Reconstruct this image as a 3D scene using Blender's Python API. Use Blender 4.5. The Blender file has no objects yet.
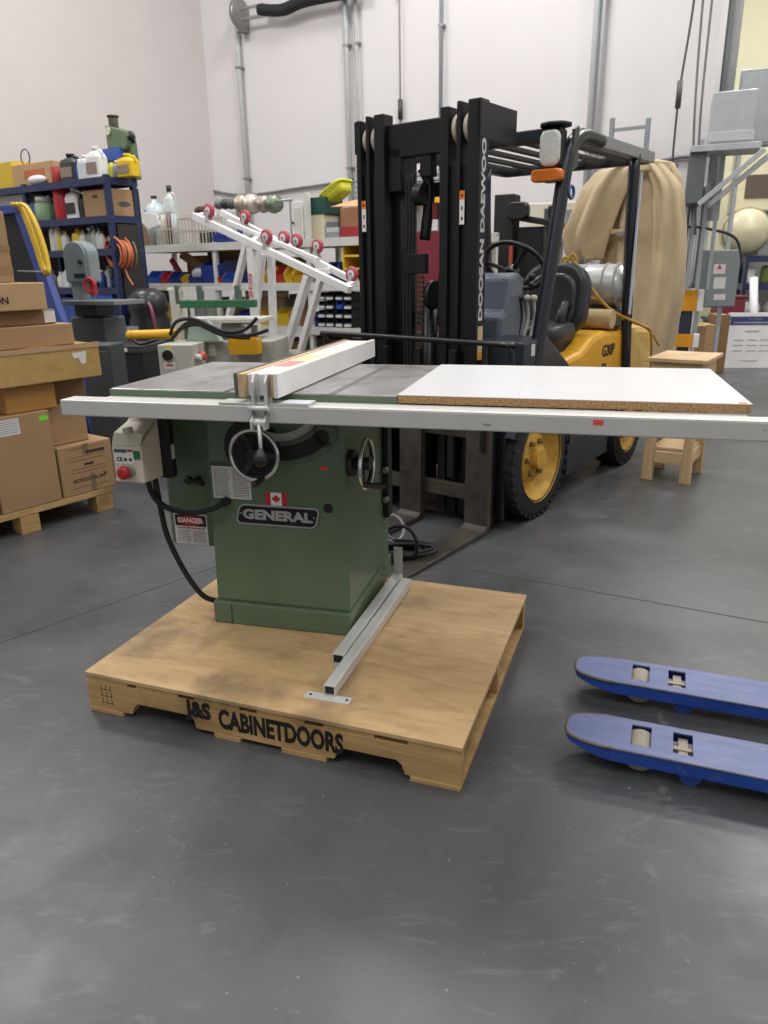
import bpy, math, random
from mathutils import Vector, Matrix, noise
random.seed(7)
PI = math.pi
SC = bpy.context.scene
C = SC.collection
V = Vector
# ------------------------------------------------------------------ camera
FPX, PITCH, ROLL, CH = 736.8, .3194, -.0161, 1.3604
cp, sp, cr, sr = math.cos(PITCH), math.sin(PITCH), math.cos(ROLL), math.sin(ROLL)
_r, _f, _u = V((1, 0, 0)), V((0, cp, -sp)), V((0, sp, cp))
R2 = cr*_r + sr*_u; U2 = -sr*_r + cr*_u
cd = bpy.data.cameras.new('camera'); cam = bpy.data.objects.new('camera', cd); C.objects.link(cam)
m = Matrix((R2, U2, -_f)).transposed().to_4x4(); m.translation = (0, 0, CH); cam.matrix_world = m
cd.sensor_fit = 'VERTICAL'; cd.sensor_height = 36; cd.lens = FPX/1024*36; cd.clip_end = 200; cd.clip_start = .02
cd.dof.use_dof = True; cd.dof.focus_distance = 2.7; cd.dof.aperture_fstop = 5.0
SC.camera = cam
O = V((0, 0, CH))
def ray(x, y): return _f + (x-384)/FPX*R2 - (y-512)/FPX*U2
def G(x, y, z=0):
    d = ray(x, y); return O + d*((z-CH)/d.z)
def A(x, y, Y):
    d = ray(x, y); return O + d*(Y/d.y)

class Fr:
    def __init__(s, x0, y0, psi):
        s.o = V((x0, y0, 0)); s.a = psi
        s.X = V((math.cos(psi), math.sin(psi), 0)); s.Y = V((-math.sin(psi), math.cos(psi), 0))
    def loc(s, p): p = p - s.o; return V((p.dot(s.X), p.dot(s.Y), p.z))
    def y(s, px, py, v):
        d = ray(px, py); return s.loc(O + d*((v-(O-s.o).dot(s.Y))/d.dot(s.Y)))
    def x(s, px, py, v):
        d = ray(px, py); return s.loc(O + d*((v-(O-s.o).dot(s.X))/d.dot(s.X)))
    def z(s, px, py, v): return s.loc(G(px, py, v))
    def w(s, x, y, z=0): return s.o + s.X*x + s.Y*y + V((0, 0, z))
WY = -.58
SAW = Fr(-.8744, 2.3801, -.2578); PAL = Fr(-.9732, 2.096, -.3521); FK = Fr(.216, 4.058, -math.radians(37.5))
BX = Fr(-1.914, 3.891, math.atan2(.365, .271)); WR = Fr(-2.867, 9.3, WY); BR = Fr(-2.574, 7.5, WY); WL = Fr(-2.449, 12.0, WY)
JK = Fr(.645, 2.205, -.37); ST = Fr(1.958, 4.592, -.6)

# ------------------------------------------------------------------ materials
def lin(c):
    if isinstance(c, str): c = [int(c[i:i+2], 16)/255 for i in (0, 2, 4)]
    return [(x/12.92 if x <= .04045 else ((x+.055)/1.055)**2.4) for x in c] + [1]
_m = {}
def mat(name, col, rough=.5, metal=0, var=.12, scale=8, bump=0, bscale=None, stretch=(1, 1, 1), emit=0, alpha=None, spots=None, coat=0):
    if name in _m: return _m[name]
    m = bpy.data.materials.new(name); m.use_nodes = True; nt = m.node_tree; N = nt.nodes; Lk = nt.links
    b = N['Principled BSDF']; c = lin(col)
    b.inputs['Roughness'].default_value = rough; b.inputs['Metallic'].default_value = metal
    if coat: b.inputs['Coat Weight'].default_value = coat
    tc = N.new('ShaderNodeTexCoord'); mp = N.new('ShaderNodeMapping'); mp.inputs['Scale'].default_value = stretch
    Lk.new(tc.outputs['Object'], mp.inputs['Vector'])
    nz = N.new('ShaderNodeTexNoise'); nz.inputs['Scale'].default_value = scale; nz.inputs['Detail'].default_value = 6
    Lk.new(mp.outputs[0], nz.inputs['Vector'])
    rp = N.new('ShaderNodeValToRGB'); e = rp.color_ramp.elements
    e[0].position = .3; e[1].position = .7
    e[0].color = [x*(1-var) for x in c[:3]]+[1]; e[1].color = [min(1, x*(1+var)) for x in c[:3]]+[1]
    Lk.new(nz.outputs['Fac'], rp.inputs['Fac']); out = rp.outputs['Color']
    if spots:
        sc_, lo, hi, col2 = spots
        n2 = N.new('ShaderNodeTexNoise'); n2.inputs['Scale'].default_value = sc_; n2.inputs['Detail'].default_value = 9; n2.inputs['Roughness'].default_value = .65
        Lk.new(mp.outputs[0], n2.inputs['Vector'])
        r2 = N.new('ShaderNodeMapRange'); r2.inputs['From Min'].default_value = lo; r2.inputs['From Max'].default_value = hi
        Lk.new(n2.outputs['Fac'], r2.inputs['Value'])
        mx = N.new('ShaderNodeMix'); mx.data_type = 'RGBA'; Lk.new(r2.outputs[0], mx.inputs[0]); Lk.new(out, mx.inputs[6]); mx.inputs[7].default_value = lin(col2)
        out = mx.outputs[2]
    Lk.new(out, b.inputs['Base Color'])
    if bump:
        bp = N.new('ShaderNodeBump'); bp.inputs['Strength'].default_value = bump; bp.inputs['Distance'].default_value = .01
        n3 = N.new('ShaderNodeTexNoise'); n3.inputs['Scale'].default_value = bscale or scale*3; n3.inputs['Detail'].default_value = 4
        Lk.new(mp.outputs[0], n3.inputs['Vector']); Lk.new(n3.outputs['Fac'], bp.inputs['Height']); Lk.new(bp.outputs[0], b.inputs['Normal'])
    if emit:
        b.inputs['Emission Color'].default_value = c; b.inputs['Emission Strength'].default_value = emit
    if alpha is not None:
        b.inputs['Transmission Weight'].default_value = 1-alpha; b.inputs['IOR'].default_value = 1.3
    _m[name] = m; return m
def P(col, rough=.5, **k): return mat('paint_'+str(col)+'_'+str(rough), col, rough, **dict(dict(var=.06), **k))
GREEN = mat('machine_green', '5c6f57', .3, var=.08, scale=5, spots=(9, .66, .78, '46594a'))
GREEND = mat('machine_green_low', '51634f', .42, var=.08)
IRON = mat('cast_iron', 'a3a19f', .3, .35, var=.18, scale=5, bump=.1, bscale=60, spots=(7, .5, .72, '6d6663'))
ALU = mat('aluminium', 'd6d6d3', .35, .2, var=.06, scale=30, stretch=(1, 30, 30))
WALU = mat('rail_white', 'c9c8c3', .38, .15, var=.05, scale=6, spots=(25, .68, .75, 'a79a83'))
WHITE = P('e6e6e4', .35); LAM = mat('white_laminate', 'd9d9d9', .3, var=.03, scale=4, spots=(14, .68, .9, 'c9c9c7'))
CHROME = mat('chrome', 'd8d8d8', .15, .95, var=.03); STEEL = mat('dull_steel', '9a9a98', .4, .7, var=.15, scale=12)
BLACK = P('17181a', .4); RUBBER = P('1c1c1d', .75); DPL = P('101113', .6)
MAST = mat('mast_black', '15161a', .42, .2, var=.25, scale=10, spots=(30, .68, .75, '3a3b3e'))
RUSTY = mat('worn_steel', '5a5650', .45, .6, var=.35, scale=6, spots=(9, .5, .7, '6d5f4f'), bump=.1)
YEL = mat('forklift_yellow', 'd9a126', .4, var=.07, scale=4); YELR = mat('rim_yellow', 'c79a3a', .5, var=.2, scale=14, spots=(18, .6, .75, '5a4a2a'))
NAVY = mat('navy_paint', '181c24', .35, var=.12); BODY = mat('charcoal_body', '232a33', .3, var=.12)
BLUEP = mat('pallet_jack_blue', '2a4fa6', .35, .1, var=.2, scale=9, spots=(22, .66, .74, '7a7672'))
BLUETOP = mat('pallet_jack_blue_worn', '5c6894', .38, .15, var=.15, scale=9, stretch=(1, 4, 1), spots=(16, .55, .7, '7b7b84'))
SHELFB = mat('rack_blue', '1b2a50', .45, var=.15)
def woodm(name, c1, c2, c3, sx=(1.2, 14, 14)):
    m = bpy.data.materials.new(name); m.use_nodes = True; nt = m.node_tree; N = nt.nodes; Lk = nt.links; b = N['Principled BSDF']
    b.inputs['Roughness'].default_value = .6
    tc = N.new('ShaderNodeTexCoord'); mp = N.new('ShaderNodeMapping'); mp.inputs['Scale'].default_value = sx; Lk.new(tc.outputs['Object'], mp.inputs['Vector'])
    nz = N.new('ShaderNodeTexNoise'); nz.inputs['Scale'].default_value = 2.2; nz.inputs['Detail'].default_value = 8; nz.inputs['Distortion'].default_value = 1.2
    Lk.new(mp.outputs[0], nz.inputs['Vector'])
    rp = N.new('ShaderNodeValToRGB'); e = rp.color_ramp.elements; e[0].position = .3; e[0].color = lin(c1); e[1].position = .7; e[1].color = lin(c2); Lk.new(nz.outputs['Fac'], rp.inputs['Fac'])
    n2 = N.new('ShaderNodeTexNoise'); n2.inputs['Scale'].default_value = 4; n2.inputs['Detail'].default_value = 8; n2.inputs['Roughness'].default_value = .6; Lk.new(tc.outputs['Object'], n2.inputs['Vector'])
    mr = N.new('ShaderNodeMapRange'); mr.inputs['From Min'].default_value = .49; mr.inputs['From Max'].default_value = .68; mr.inputs['To Max'].default_value = .62; Lk.new(n2.outputs['Fac'], mr.inputs['Value'])
    mx = N.new('ShaderNodeMix'); mx.data_type = 'RGBA'; Lk.new(mr.outputs[0], mx.inputs[0]); Lk.new(rp.outputs[0], mx.inputs[6]); mx.inputs[7].default_value = lin(c3)
    Lk.new(mx.outputs[2], b.inputs['Base Color'])
    bp = N.new('ShaderNodeBump'); bp.inputs['Strength'].default_value = .15; bp.inputs['Distance'].default_value = .004; Lk.new(nz.outputs['Fac'], bp.inputs['Height']); Lk.new(bp.outputs[0], b.inputs['Normal'])
    return m
PLY = woodm('plywood_deck', 'b8976a', 'd0b082', '6f5c43', (2, 9, 9)); LUMB = woodm('pallet_lumber', 'ad8956', 'cba670', '6d5434'); PINE = woodm('pine', 'c2a077', 'd8bb92', 'ab8a60')
PINEV = woodm('pine_upright', 'bf9c72', 'd4b78c', 'a58459', (14, 14, 1.2))
CARD = mat('cardboard', 'a3825e', .75, var=.06, scale=5); CARD2 = mat('cardboard_light', 'b5946c', .75, var=.06, scale=5); CARD3 = mat('cardboard_dark', '8d6c4a', .8, var=.07, scale=5)
TAPE = mat('packing_tape', 'b5955c', .3, var=.1, scale=20)
CHIP = mat('particle_board', 'a58258', .8, var=.45, scale=160)
CANVAS = mat('tan_canvas', 'b5a384', .9, var=.13, scale=4, bump=.7, bscale=6)
CREAM = P('cfc8b4', .5); LGREY = P('b4b4ae', .5); GREY = P('8b8f90', .5); DGREY = P('4a4e52', .5); GAL = mat('galvanised', 'b5b9bb', .45, .5, var=.1)

# ------------------------------------------------------------------ mesh builder
def rotm(ax, a): return Matrix.Rotation(a, 3, ax)
class MB:
    def __init__(s): s.v = []; s.f = []; s.sm = []
    def add(s, vs, fs, smooth=False):
        n = len(s.v); s.v += [V(p) for p in vs]; s.f += [tuple(i+n for i in f) for f in fs]; s.sm += [smooth]*len(fs); return s
    def box(s, x0, x1, y0, y1, z0, z1):
        return s.add([(x0, y0, z0), (x1, y0, z0), (x1, y1, z0), (x0, y1, z0), (x0, y0, z1), (x1, y0, z1), (x1, y1, z1), (x0, y1, z1)],
              [(3, 2, 1, 0), (4, 5, 6, 7), (0, 1, 5, 4), (1, 2, 6, 5), (2, 3, 7, 6), (3, 0, 4, 7)])
    def hexa(s, b, t):     # bottom ring of 4 (ccw from above), top ring of 4
        return s.add(list(b)+list(t), [(3, 2, 1, 0), (4, 5, 6, 7), (0, 1, 5, 4), (1, 2, 6, 5), (2, 3, 7, 6), (3, 0, 4, 7)])
    def bar(s, p0, p1, w, h, up=(0, 0, 1)):
        p0, p1 = V(p0), V(p1); d = (p1-p0).normalized(); u = V(up)
        if abs(d.dot(u)) > .98: u = V((0, 1, 0))
        a = d.cross(u).normalized(); b = a.cross(d).normalized()
        q = [(-1, -1), (1, -1), (1, 1), (-1, 1)]
        vs = [p + a*(i*w/2) + b*(j*h/2) for p in (p0, p1) for i, j in q]
        return s.add(vs, [(0, 1, 2, 3), (7, 6, 5, 4), (1, 0, 4, 5), (2, 1, 5, 6), (3, 2, 6, 7), (0, 3, 7, 4)])
    def rings(s, rs, cap=True, close=False, smooth=True):
        n = len(rs[0]); base = len(s.v); s.v += [V(p) for r in rs for p in r]; k = len(rs)
        for i in range(k if close else k-1):
            for j in range(n):
                a = base+i*n+j; b = base+i*n+(j+1) % n; c = base+((i+1) % k)*n+(j+1) % n; d = base+((i+1) % k)*n+j
                s.f.append((a, b, c, d)); s.sm.append(smooth)
        if cap and not close:
            s.f.append(tuple(base+j for j in reversed(range(n)))); s.sm.append(False)
            s.f.append(tuple(base+(k-1)*n+j for j in range(n))); s.sm.append(False)
        return s
    def cyl(s, p0, p1, r0, r1=None, n=16, cap=True):
        return s.lathe([(r0, 0), (r0 if r1 is None else r1, (V(p1)-V(p0)).length)], p0, V(p1)-V(p0), n, cap)
    def lathe(s, prof, o, ax, n=20, cap=True):
        o = V(o); ax = V(ax).normalized(); q = V((0, 0, 1)).rotation_difference(ax).to_matrix()
        rs = [[o + q @ V((r*math.cos(2*PI*j/n), r*math.sin(2*PI*j/n), z)) for j in range(n)] for r, z in prof]
        return s.rings(rs, cap)
    def tube(s, pts, r, n=8, sub=6, closed=False):
        pts = [V(p) for p in pts]
        if sub > 1 and len(pts) > 2:
            q = []
            k = len(pts)
            for i in range(k if closed else k-1):
                if closed: a, b, c, d = pts[(i-1) % k], pts[i], pts[(i+1) % k], pts[(i+2) % k]
                else: a, b, c, d = pts[max(i-1, 0)], pts[i], pts[i+1], pts[min(i+2, k-1)]
                for t in range(sub):
                    t /= sub
                    q.append(.5*((2*b)+(c-a)*t+(2*a-5*b+4*c-d)*t*t+(3*b-a-3*c+d)*t**3))
            if not closed: q.append(pts[-1])
            pts = q
        rs = []; k = len(pts); pu = None
        for i, p in enumerate(pts):
            d = (pts[(i+1) % k]-pts[i-1]) if closed else (pts[min(i+1, k-1)]-pts[max(i-1, 0)])
            d.normalize()
            if pu is None: pu = V((0, 0, 1)) if abs(d.z) < .9 else V((1, 0, 0))
            a = d.cross(pu).normalized(); pu = a.cross(d).normalized()
            rs.append([p + a*(r*math.cos(2*PI*j/n)) + pu*(r*math.sin(2*PI*j/n)) for j in range(n)])
        return s.rings(rs, True, closed)
    def torus(s, c, ax, R, r, n=32, mm=8):
        c = V(c); q = V((0, 0, 1)).rotation_difference(V(ax).normalized()).to_matrix()
        rs = [[c + q @ V(((R+r*math.cos(2*PI*j/mm))*math.cos(2*PI*i/n), (R+r*math.cos(2*PI*j/mm))*math.sin(2*PI*i/n), r*math.sin(2*PI*j/mm))) for j in range(mm)] for i in range(n)]
        return s.rings(rs, False, True)
    def ball(s, c, r, n=14, k=8):
        rr = (r, r, r) if not hasattr(r, '__len__') else r; c = V(c)
        rs = [[c + V((rr[0]*math.sin(PI*i/k)*math.cos(2*PI*j/n), rr[1]*math.sin(PI*i/k)*math.sin(2*PI*j/n), -rr[2]*math.cos(PI*i/k))) for j in range(n)] for i in range(1, k)]
        return s.rings(rs, True)
    def prism(s, poly, o, u, v, t):   # polygon poly (2d) in the plane o + a*u + b*v, extruded by the vector t
        o, u, v, t = V(o), V(u), V(v), V(t); n = len(poly)
        a = [o+u*x+v*y for x, y in poly]; b = [p+t for p in a]; k = len(s.v); s.v += a+b
        s.f.append(tuple(k+i for i in range(n))); s.f.append(tuple(k+n+i for i in reversed(range(n))))
        for i in range(n): s.f.append((k+i, k+n+i, k+n+(i+1) % n, k+(i+1) % n))
        s.sm += [False]*(n+2); return s
    def sector(s, c, u, v, r0, r1, a0, a1, t, n=24):   # arc band
        c, u, v, t = V(c), V(u), V(v), V(t); rs = []
        for i in range(n+1):
            a = a0+(a1-a0)*i/n; d = u*math.cos(a)+v*math.sin(a)
            rs.append([c+d*r0, c+d*r1, c+d*r1+t, c+d*r0+t])
        return s.rings(rs, True, smooth=False)
    def tr(s, M_): s.v = [M_ @ p for p in s.v]; return s
    def mesh(s, name, mt):
        me = bpy.data.meshes.new(name); me.from_pydata([tuple(p) for p in s.v], [], s.f); me.validate()
        me.polygons.foreach_set('use_smooth', s.sm[:len(me.polygons)] if len(s.sm) >= len(me.polygons) else [False]*len(me.polygons))
        me.materials.append(mt); me.update()
        import bmesh
        bm = bmesh.new(); bm.from_mesh(me); bmesh.ops.recalc_face_normals(bm, faces=bm.faces); bm.to_mesh(me); bm.free()
        return me
def bev(o, w, seg=2):
    if w:
        b = o.modifiers.new('bevel', 'BEVEL'); b.width = w; b.segments = seg; b.limit_method = 'ANGLE'; b.angle_limit = .7
    return o
def thing(name, label, cat, fr, x=0, y=0, z=0, rz=0, group=None):
    o = bpy.data.objects.new(name, None); C.objects.link(o); o.empty_display_size = .1
    o.location = fr.w(x, y, z); o.rotation_euler = (0, 0, fr.a+rz); o['label'] = label; o['category'] = cat
    if group: o['group'] = group
    o['_off'] = (x, y, z) ; return o
W0 = Fr(0, 0, 0)
def part(par, name, mb, mt, bevel=0, label=None, kind=None):
    """mb coordinates are in the frame of the thing (before its offset)"""
    root = par
    while root.parent: root = root.parent
    ox = V(root['_off']) if '_off' in root else V((0, 0, 0))
    if ox.length: mb.tr(Matrix.Translation(-ox))
    me = mb.mesh(name, mt); o = bpy.data.objects.new(name, me); C.objects.link(o); o.parent = par
    if label: o['label'] = label
    if kind: o['kind'] = kind
    return bev(o, bevel)
def solo(name, mb, mt, label, cat, fr=W0, x=0, y=0, z=0, rz=0, group=None, bevel=0, kind=None):
    """mb coordinates are local to (x,y,z)"""
    o = bpy.data.objects.new(name, mb.mesh(name, mt)); C.objects.link(o)
    o.location = fr.w(x, y, z); o.rotation_euler = (0, 0, fr.a+rz)
    if kind == 'structure': o['kind'] = kind
    else:
        o['label'] = label; o['category'] = cat
        if kind: o['kind'] = kind
        if group: o['group'] = group
    return bev(o, bevel)
def text_mb(s, size, right, up, org, ext=.0006, bold=0, sx=1.0, align='CENTER', wob=0):
    cu = bpy.data.curves.new('t', 'FONT'); cu.body = s; cu.size = size; cu.extrude = ext; cu.offset = bold; cu.align_x = align; cu.align_y = 'CENTER'; cu.resolution_u = 3
    ob = bpy.data.objects.new('t', cu); C.objects.link(ob)
    bpy.context.view_layer.update()
    me = bpy.data.meshes.new_from_object(ob.evaluated_get(bpy.context.evaluated_depsgraph_get()))
    right, up = V(right).normalized(), V(up).normalized(); nrm = right.cross(up); org = V(org)
    b = MB(); b.v = [org + right*(v.co.x*sx) + up*v.co.y + nrm*v.co.z for v in me.vertices]
    b.f = [tuple(p.vertices) for p in me.polygons]; b.sm = [False]*len(b.f)
    bpy.data.objects.remove(ob); bpy.data.curves.remove(cu); bpy.data.meshes.remove(me); return b
def rrect(w, h, r, n=4, skew=0):
    p = []
    for cx, cy, a in ((w/2-r, h/2-r, 0), (-w/2+r, h/2-r, PI/2), (-w/2+r, -h/2+r, PI), (w/2-r, -h/2+r, 1.5*PI)):
        for i in range(n+1):
            t = a+PI/2*i/n; x = cx+r*math.cos(t); y = cy+r*math.sin(t); p.append((x - skew*y, y))
    return p
XR, ZU = V((1, 0, 0)), V((0, 0, 1))
# ------------------------------------------------------------------ setting
def floor_mat():
    m = bpy.data.materials.new('polished_concrete'); m.use_nodes = True; nt = m.node_tree; N = nt.nodes; Lk = nt.links; b = N['Principled BSDF']
    tc = N.new('ShaderNodeTexCoord')
    def nz(sc, det, rough=.55, dist=0, st=(1, 1, 1), rz=0):
        mp = N.new('ShaderNodeMapping'); mp.inputs['Scale'].default_value = st; mp.inputs['Rotation'].default_value = (0, 0, rz); Lk.new(tc.outputs['Object'], mp.inputs['Vector'])
        n = N.new('ShaderNodeTexNoise'); n.inputs['Scale'].default_value = sc; n.inputs['Detail'].default_value = det; n.inputs['Roughness'].default_value = rough; n.inputs['Distortion'].default_value = dist
        Lk.new(mp.outputs[0], n.inputs['Vector']); return n.outputs['Fac']
    def mr(s, a, c, lo=0, hi=1):
        r = N.new('ShaderNodeMapRange'); r.inputs['From Min'].default_value = a; r.inputs['From Max'].default_value = c; r.inputs['To Min'].default_value = lo; r.inputs['To Max'].default_value = hi
        Lk.new(s, r.inputs['Value']); return r.outputs[0]
    def mix(f, a, c):
        x = N.new('ShaderNodeMix'); x.data_type = 'RGBA'; Lk.new(f, x.inputs[0])
        for i, q in ((6, a), (7, c)):
            if isinstance(q, str): x.inputs[i].default_value = lin(q)
            else: Lk.new(q, x.inputs[i])
        return x.outputs[2]
    c = mix(mr(nz(1.1, 8, .6, .6), .35, .68), '434547', '57595b')
    c = mix(mr(nz(5, 8, .7, 1.5, (1, 3, 1), .6), .56, .72, 0, .55), c, '737475')
    c = mix(mr(nz(3.2, 8, .7, 1), .58, .75, 0, .6), c, '333537')
    c = mix(mr(nz(60, 3, .5), .70, .78, 0, .6), c, '9a9b9b')
    Lk.new(c, b.inputs['Base Color'])
    Lk.new(mr(nz(2.5, 8, .6), .3, .7, .28, .5), b.inputs['Roughness'])
    bp = N.new('ShaderNodeBump'); bp.inputs['Strength'].default_value = .06; bp.inputs['Distance'].default_value = .01; Lk.new(nz(30, 5), bp.inputs['Height']); Lk.new(bp.outputs[0], b.inputs['Normal'])
    return m
fl = solo('floor', MB().box(-14, 16, -4, 24, -.1, 0), floor_mat(), '', '', kind='structure')
JOINT = P('3c3e41', .8); JOINTL = P('8e9092', .7)
def joint(p, q, n):
    p, q = V(p), V(q); mid = (p+q)/2; p, q = p-mid, q-mid
    solo('trim_%d' % n, MB().bar(p+V((0, 0, .0004)), q+V((0, 0, .0004)), .007, .0008), JOINT, '', '', x=mid.x, y=mid.y, kind='structure')
a, c = G(0, 643), G(215, 567); d = (c-a).normalized(); joint(a-d*3, a+d*9, 1)
a, c = G(500, 575), G(640, 600); d = (c-a).normalized(); joint(a-d*.35, a+d*3, 2)
a, c = G(110, 598), G(240, 470); 
WALLM = mat('wall_white', 'd6d3d3', .8, var=.02, scale=1.5, bump=.03, bscale=25)
HW = 9
solo('wall_back', MB().box(-.3, 6.9, 0, .3, 0, HW), WALLM, '', '', WL, kind='structure')
solo('wall_left', MB().box(-.3, 0, -14, .3, 0, HW), mat('wall_pinkish', 'd3ccca', .8, var=.02, scale=1.5, bump=.03, bscale=25), '', '', WL, kind='structure')
YW = mat('wall_cream', 'ddd8b8', .8, var=.03, scale=2)
solo('wall_far', MB().box(-2, 14, 0, .3, 0, HW), YW, '', '', Fr(*WL.w(5, 7.5)[:2], WY+.1), kind='structure')
solo('wall_right', MB().box(0, .3, -16, 6, 0, HW), WALLM, '', '', Fr(11.5, 10, WY), kind='structure')

# wall conduits and pipes
def pipe(px, py, name, r, label, cat='conduit', m=P('b3b7b9', .5), top=7.5, bot=.3, off=.06, group=None, straps=True):
    q = WL.y(px, py, -off)
    t = thing(name, label, cat, WL, q.x, -off, bot, group=group)
    pp = part(t, 'pipe', MB().cyl((q.x, -off, bot), (q.x, -off, top), r, n=12), m)
    if straps:
        b = MB()
        for z in (1.2, 2.6, 4.0, 5.2): b.box(q.x-r*1.5, q.x+r*1.5, -off-r-.003, 0, z, z+.025)
        part(t, 'clip', b, STEEL)
    return q.x
pipe(241, 95, 'wall_conduit', .033, 'thick grey vertical pipe on the wall beneath the black rubber hose', group=None)
pipe(347, 60, 'wall_conduit', .03, 'grey vertical conduit on the wall, left of the close pair behind the lift mast')
pipe(357, 60, 'wall_conduit', .022, 'thin grey conduit close on the right of its thicker neighbour, left of the lift mast')
pipe(441, 60, 'wall_conduit', .022, 'dark grey vertical conduit rising behind the near mast rail', m=P('7b8083', .5))
pipe(594, 60, 'wall_conduit', .035, 'pale grey vertical conduit above the overhead guard')
pipe(601, 60, 'wall_conduit', .02, 'thin grey conduit running close beside the pale one above the overhead guard')
q = WL.y(400, 60, -.05)
t = thing('hanging_chain', 'thin hanging pull cable with two dark couplings on the wall between conduits', 'cable', WL, q.x, -.05, 2)
part(t, 'cable', MB().cyl((q.x, -.05, 2), (q.x, -.05, 7), .01, n=6), P('8d8d8d'))
for z in (3.1, 4.45): part(t, 'coupling', MB().cyl((q.x, -.05, z), (q.x, -.05, z+.22), .03, n=8), P('3f3f42'))
q0 = WL.y(238, 14, -.15); q1 = WL.y(330, -4, -.15)
t = thing('rubber_hose', 'black rubber duct with steel end flange fixed high on the wall, at the top edge', 'hose', WL, q0.x, -.15, q0.z)
d = (q1-q0)
part(t, 'hose', MB().tube([q0+d*.25, q0+d*.5-V((0, 0, .05)), q0+d*.75, q1+d*.3], .07, n=12), RUBBER)
part(t, 'end_flange', MB().cyl(q0, q0+d*.04, .17, n=20), STEEL)
part(t, 'rod', MB().bar(q0+V((0, 0, .05)), q0+d*.3+V((0, 0, .05)), .03, .03), STEEL)
part(t, 'rod', MB().bar(q0-V((0, 0, .07)), q0+d*.3-V((0, 0, .07)), .03, .03), STEEL)
part(t, 'bracket', MB().box(q0.x-.05, q0.x+.05, -.15, 0, q0.z-.2, q0.z+.1), STEEL)
pts = [WL.y(px, py, -.03) for px, py in ((150, 183), (190, 186), (240, 195), (300, 188), (345, 181), (372, 172))]
solo('wall_cable', MB().tube(pts, .018, n=6), P('77797b'), 'grey cable sagging across the white wall above the shelving', 'cable', WL)
pts = [WL.y(px, py, -.03) for px, py in ((600, 150), (640, 164), (664, 160), (690, 157), (704, 168))]
solo('wall_cable', MB().tube(pts, .02, n=6), P('77797b'), 'grey cable looping across the wall right of the overhead guard', 'cable', WL)
# sheet-metal siding strip behind the mast, low ladder rails on the wall
t = thing('wall_panel', 'grey horizontally ribbed metal panel on the wall behind the far mast rail', 'panel', WL, 2.9, -.05, 2.1)
b = MB()
for i in range(6): b.box(2.6, 4.3, -.08, -.02, 2.12+i*.065, 2.17+i*.065)
part(t, 'slats', b, P('a4a7a9'))

# ------------------------------------------------------------------ wooden pallet with lettering
PH = .143
def lean(*a): return a
t = thing('pallet', 'plywood topped wooden pallet with black stencilled lettering, under the green saw', 'pallet', PAL)
part(t, 'deck_sheet', MB().box(0, 1.249, 0, 1.022, PH-.014, PH), PLY, .0015)
b = MB()
for x0 in (.0, .19, .405, .62, .835, 1.09): b.box(x0+.004, min(x0+.16, 1.245), .004, 1.018, PH-.03, PH-.0145)
part(t, 'deck_boards', b, LUMB, .001)
for k, y in enumerate((.003, .49, .979)):
    z0, z1 = .016, PH-.0305
    poly = [(0, z0), (.165, z0), (.18, z0+.03), (.195, z0+.042), (.385, z0+.042), (.4, z0+.03), (.405, z0), (.87, z0), (.88, z0+.03), (.895, z0+.042), (1.06, z0+.042), (1.075, z0+.03), (1.085, z0), (1.245, z0), (1.245, z1), (0, z1)]
    part(t, 'stringer', MB().prism(poly, (0, y, 0), XR, ZU, (0, .038, 0)), LUMB, .0015)
b = MB()
for x0, x1 in ((.0, .13), (.47, .56), (.70, .845), (1.1, 1.245)): part(t, 'bottom_board', MB().box(x0, x1, .001, 1.02, 0, .0155), LUMB, .001)
SX0, SX1 = .35, .90
part(t, 'stencil_lettering', text_mb('J&S', .074, XR, ZU, (.42, .0028, .083), bold=.004, sx=.85), P('1b1815', .9))
part(t, 'stencil_lettering', text_mb('CABINETDOORS', .088, XR, ZU, (.695, .0028, .068), bold=.004, sx=.62), P('1b1815', .9))
b = MB()
for i in range(3):
    for j in range(3): b.box(.055+.018*i, .055+.018*i+.002, .0022, .003, .035+.025*j, .055+.025*j)
    b.box(.052, .095, .0022, .003, .04+.024*i, .0415+.024*i)
part(t, 'grade_stamp', b, P('4a3826', .9))

# two aluminium legs lying on the pallet
def px2pal(x, y, z=PH): return PAL.z(x, y, z)
def sqleg(name, label, p0, p1, w, plate, rzp=0):
    t = thing(name, label, 'metal stand', PAL, p0[0], p0[1], PH)
    p0 = V((p0[0], p0[1], PH+w/2+.004)); p1 = V((p1[0], p1[1], PH+w/2+.002)); d = (p1-p0).normalized(); n = V((-d.y, d.x, 0))
    b = MB(); e = .003
    for s_, (ww, hh, dx, dz) in enumerate(((w, e, 0, w/2), (w, e, 0, -w/2), (e, w, w/2, 0), (e, w, -w/2, 0))):
        o = n*dx+V((0, 0, dz)); b.bar(p0+o, p1+o, ww, hh)
    part(t, 'square_tube', b, ALU, .0008)
    part(t, 'hollow_shade', MB().bar(p0+d*.01, p1-d*.01, w-.005, w-.005), BLACK, label='black filler painting the shade inside the hollow tube')  # solid black bar paints the shade inside the open tube
    if plate == 'flat':
        pc = V((p0.x, p0.y, PH+.002)) - d*.006
        b = MB().bar(pc-n*.07, pc+n*.075, .035, .004); part(t, 'foot_plate', b, ALU, .0005)
        for s_ in (-1, 1): part(t, 'bolt', MB().cyl(pc+n*(.058*s_)+V((0, 0, .002)), pc+n*(.058*s_)+V((0, 0, .004)), .004, n=10), BLACK)
    else:
        pc = p1+d*.004
        part(t, 'foot_plate', MB().bar(V((pc.x, pc.y, PH)), V((pc.x, pc.y, PH+.15)), .035, .004, up=d), ALU, .0005)
sqleg('tube_stand', 'aluminium square tube leg with flat foot plate on the front of the pallet', (.812, .112), (.779, .95), .034, 'flat')
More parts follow.
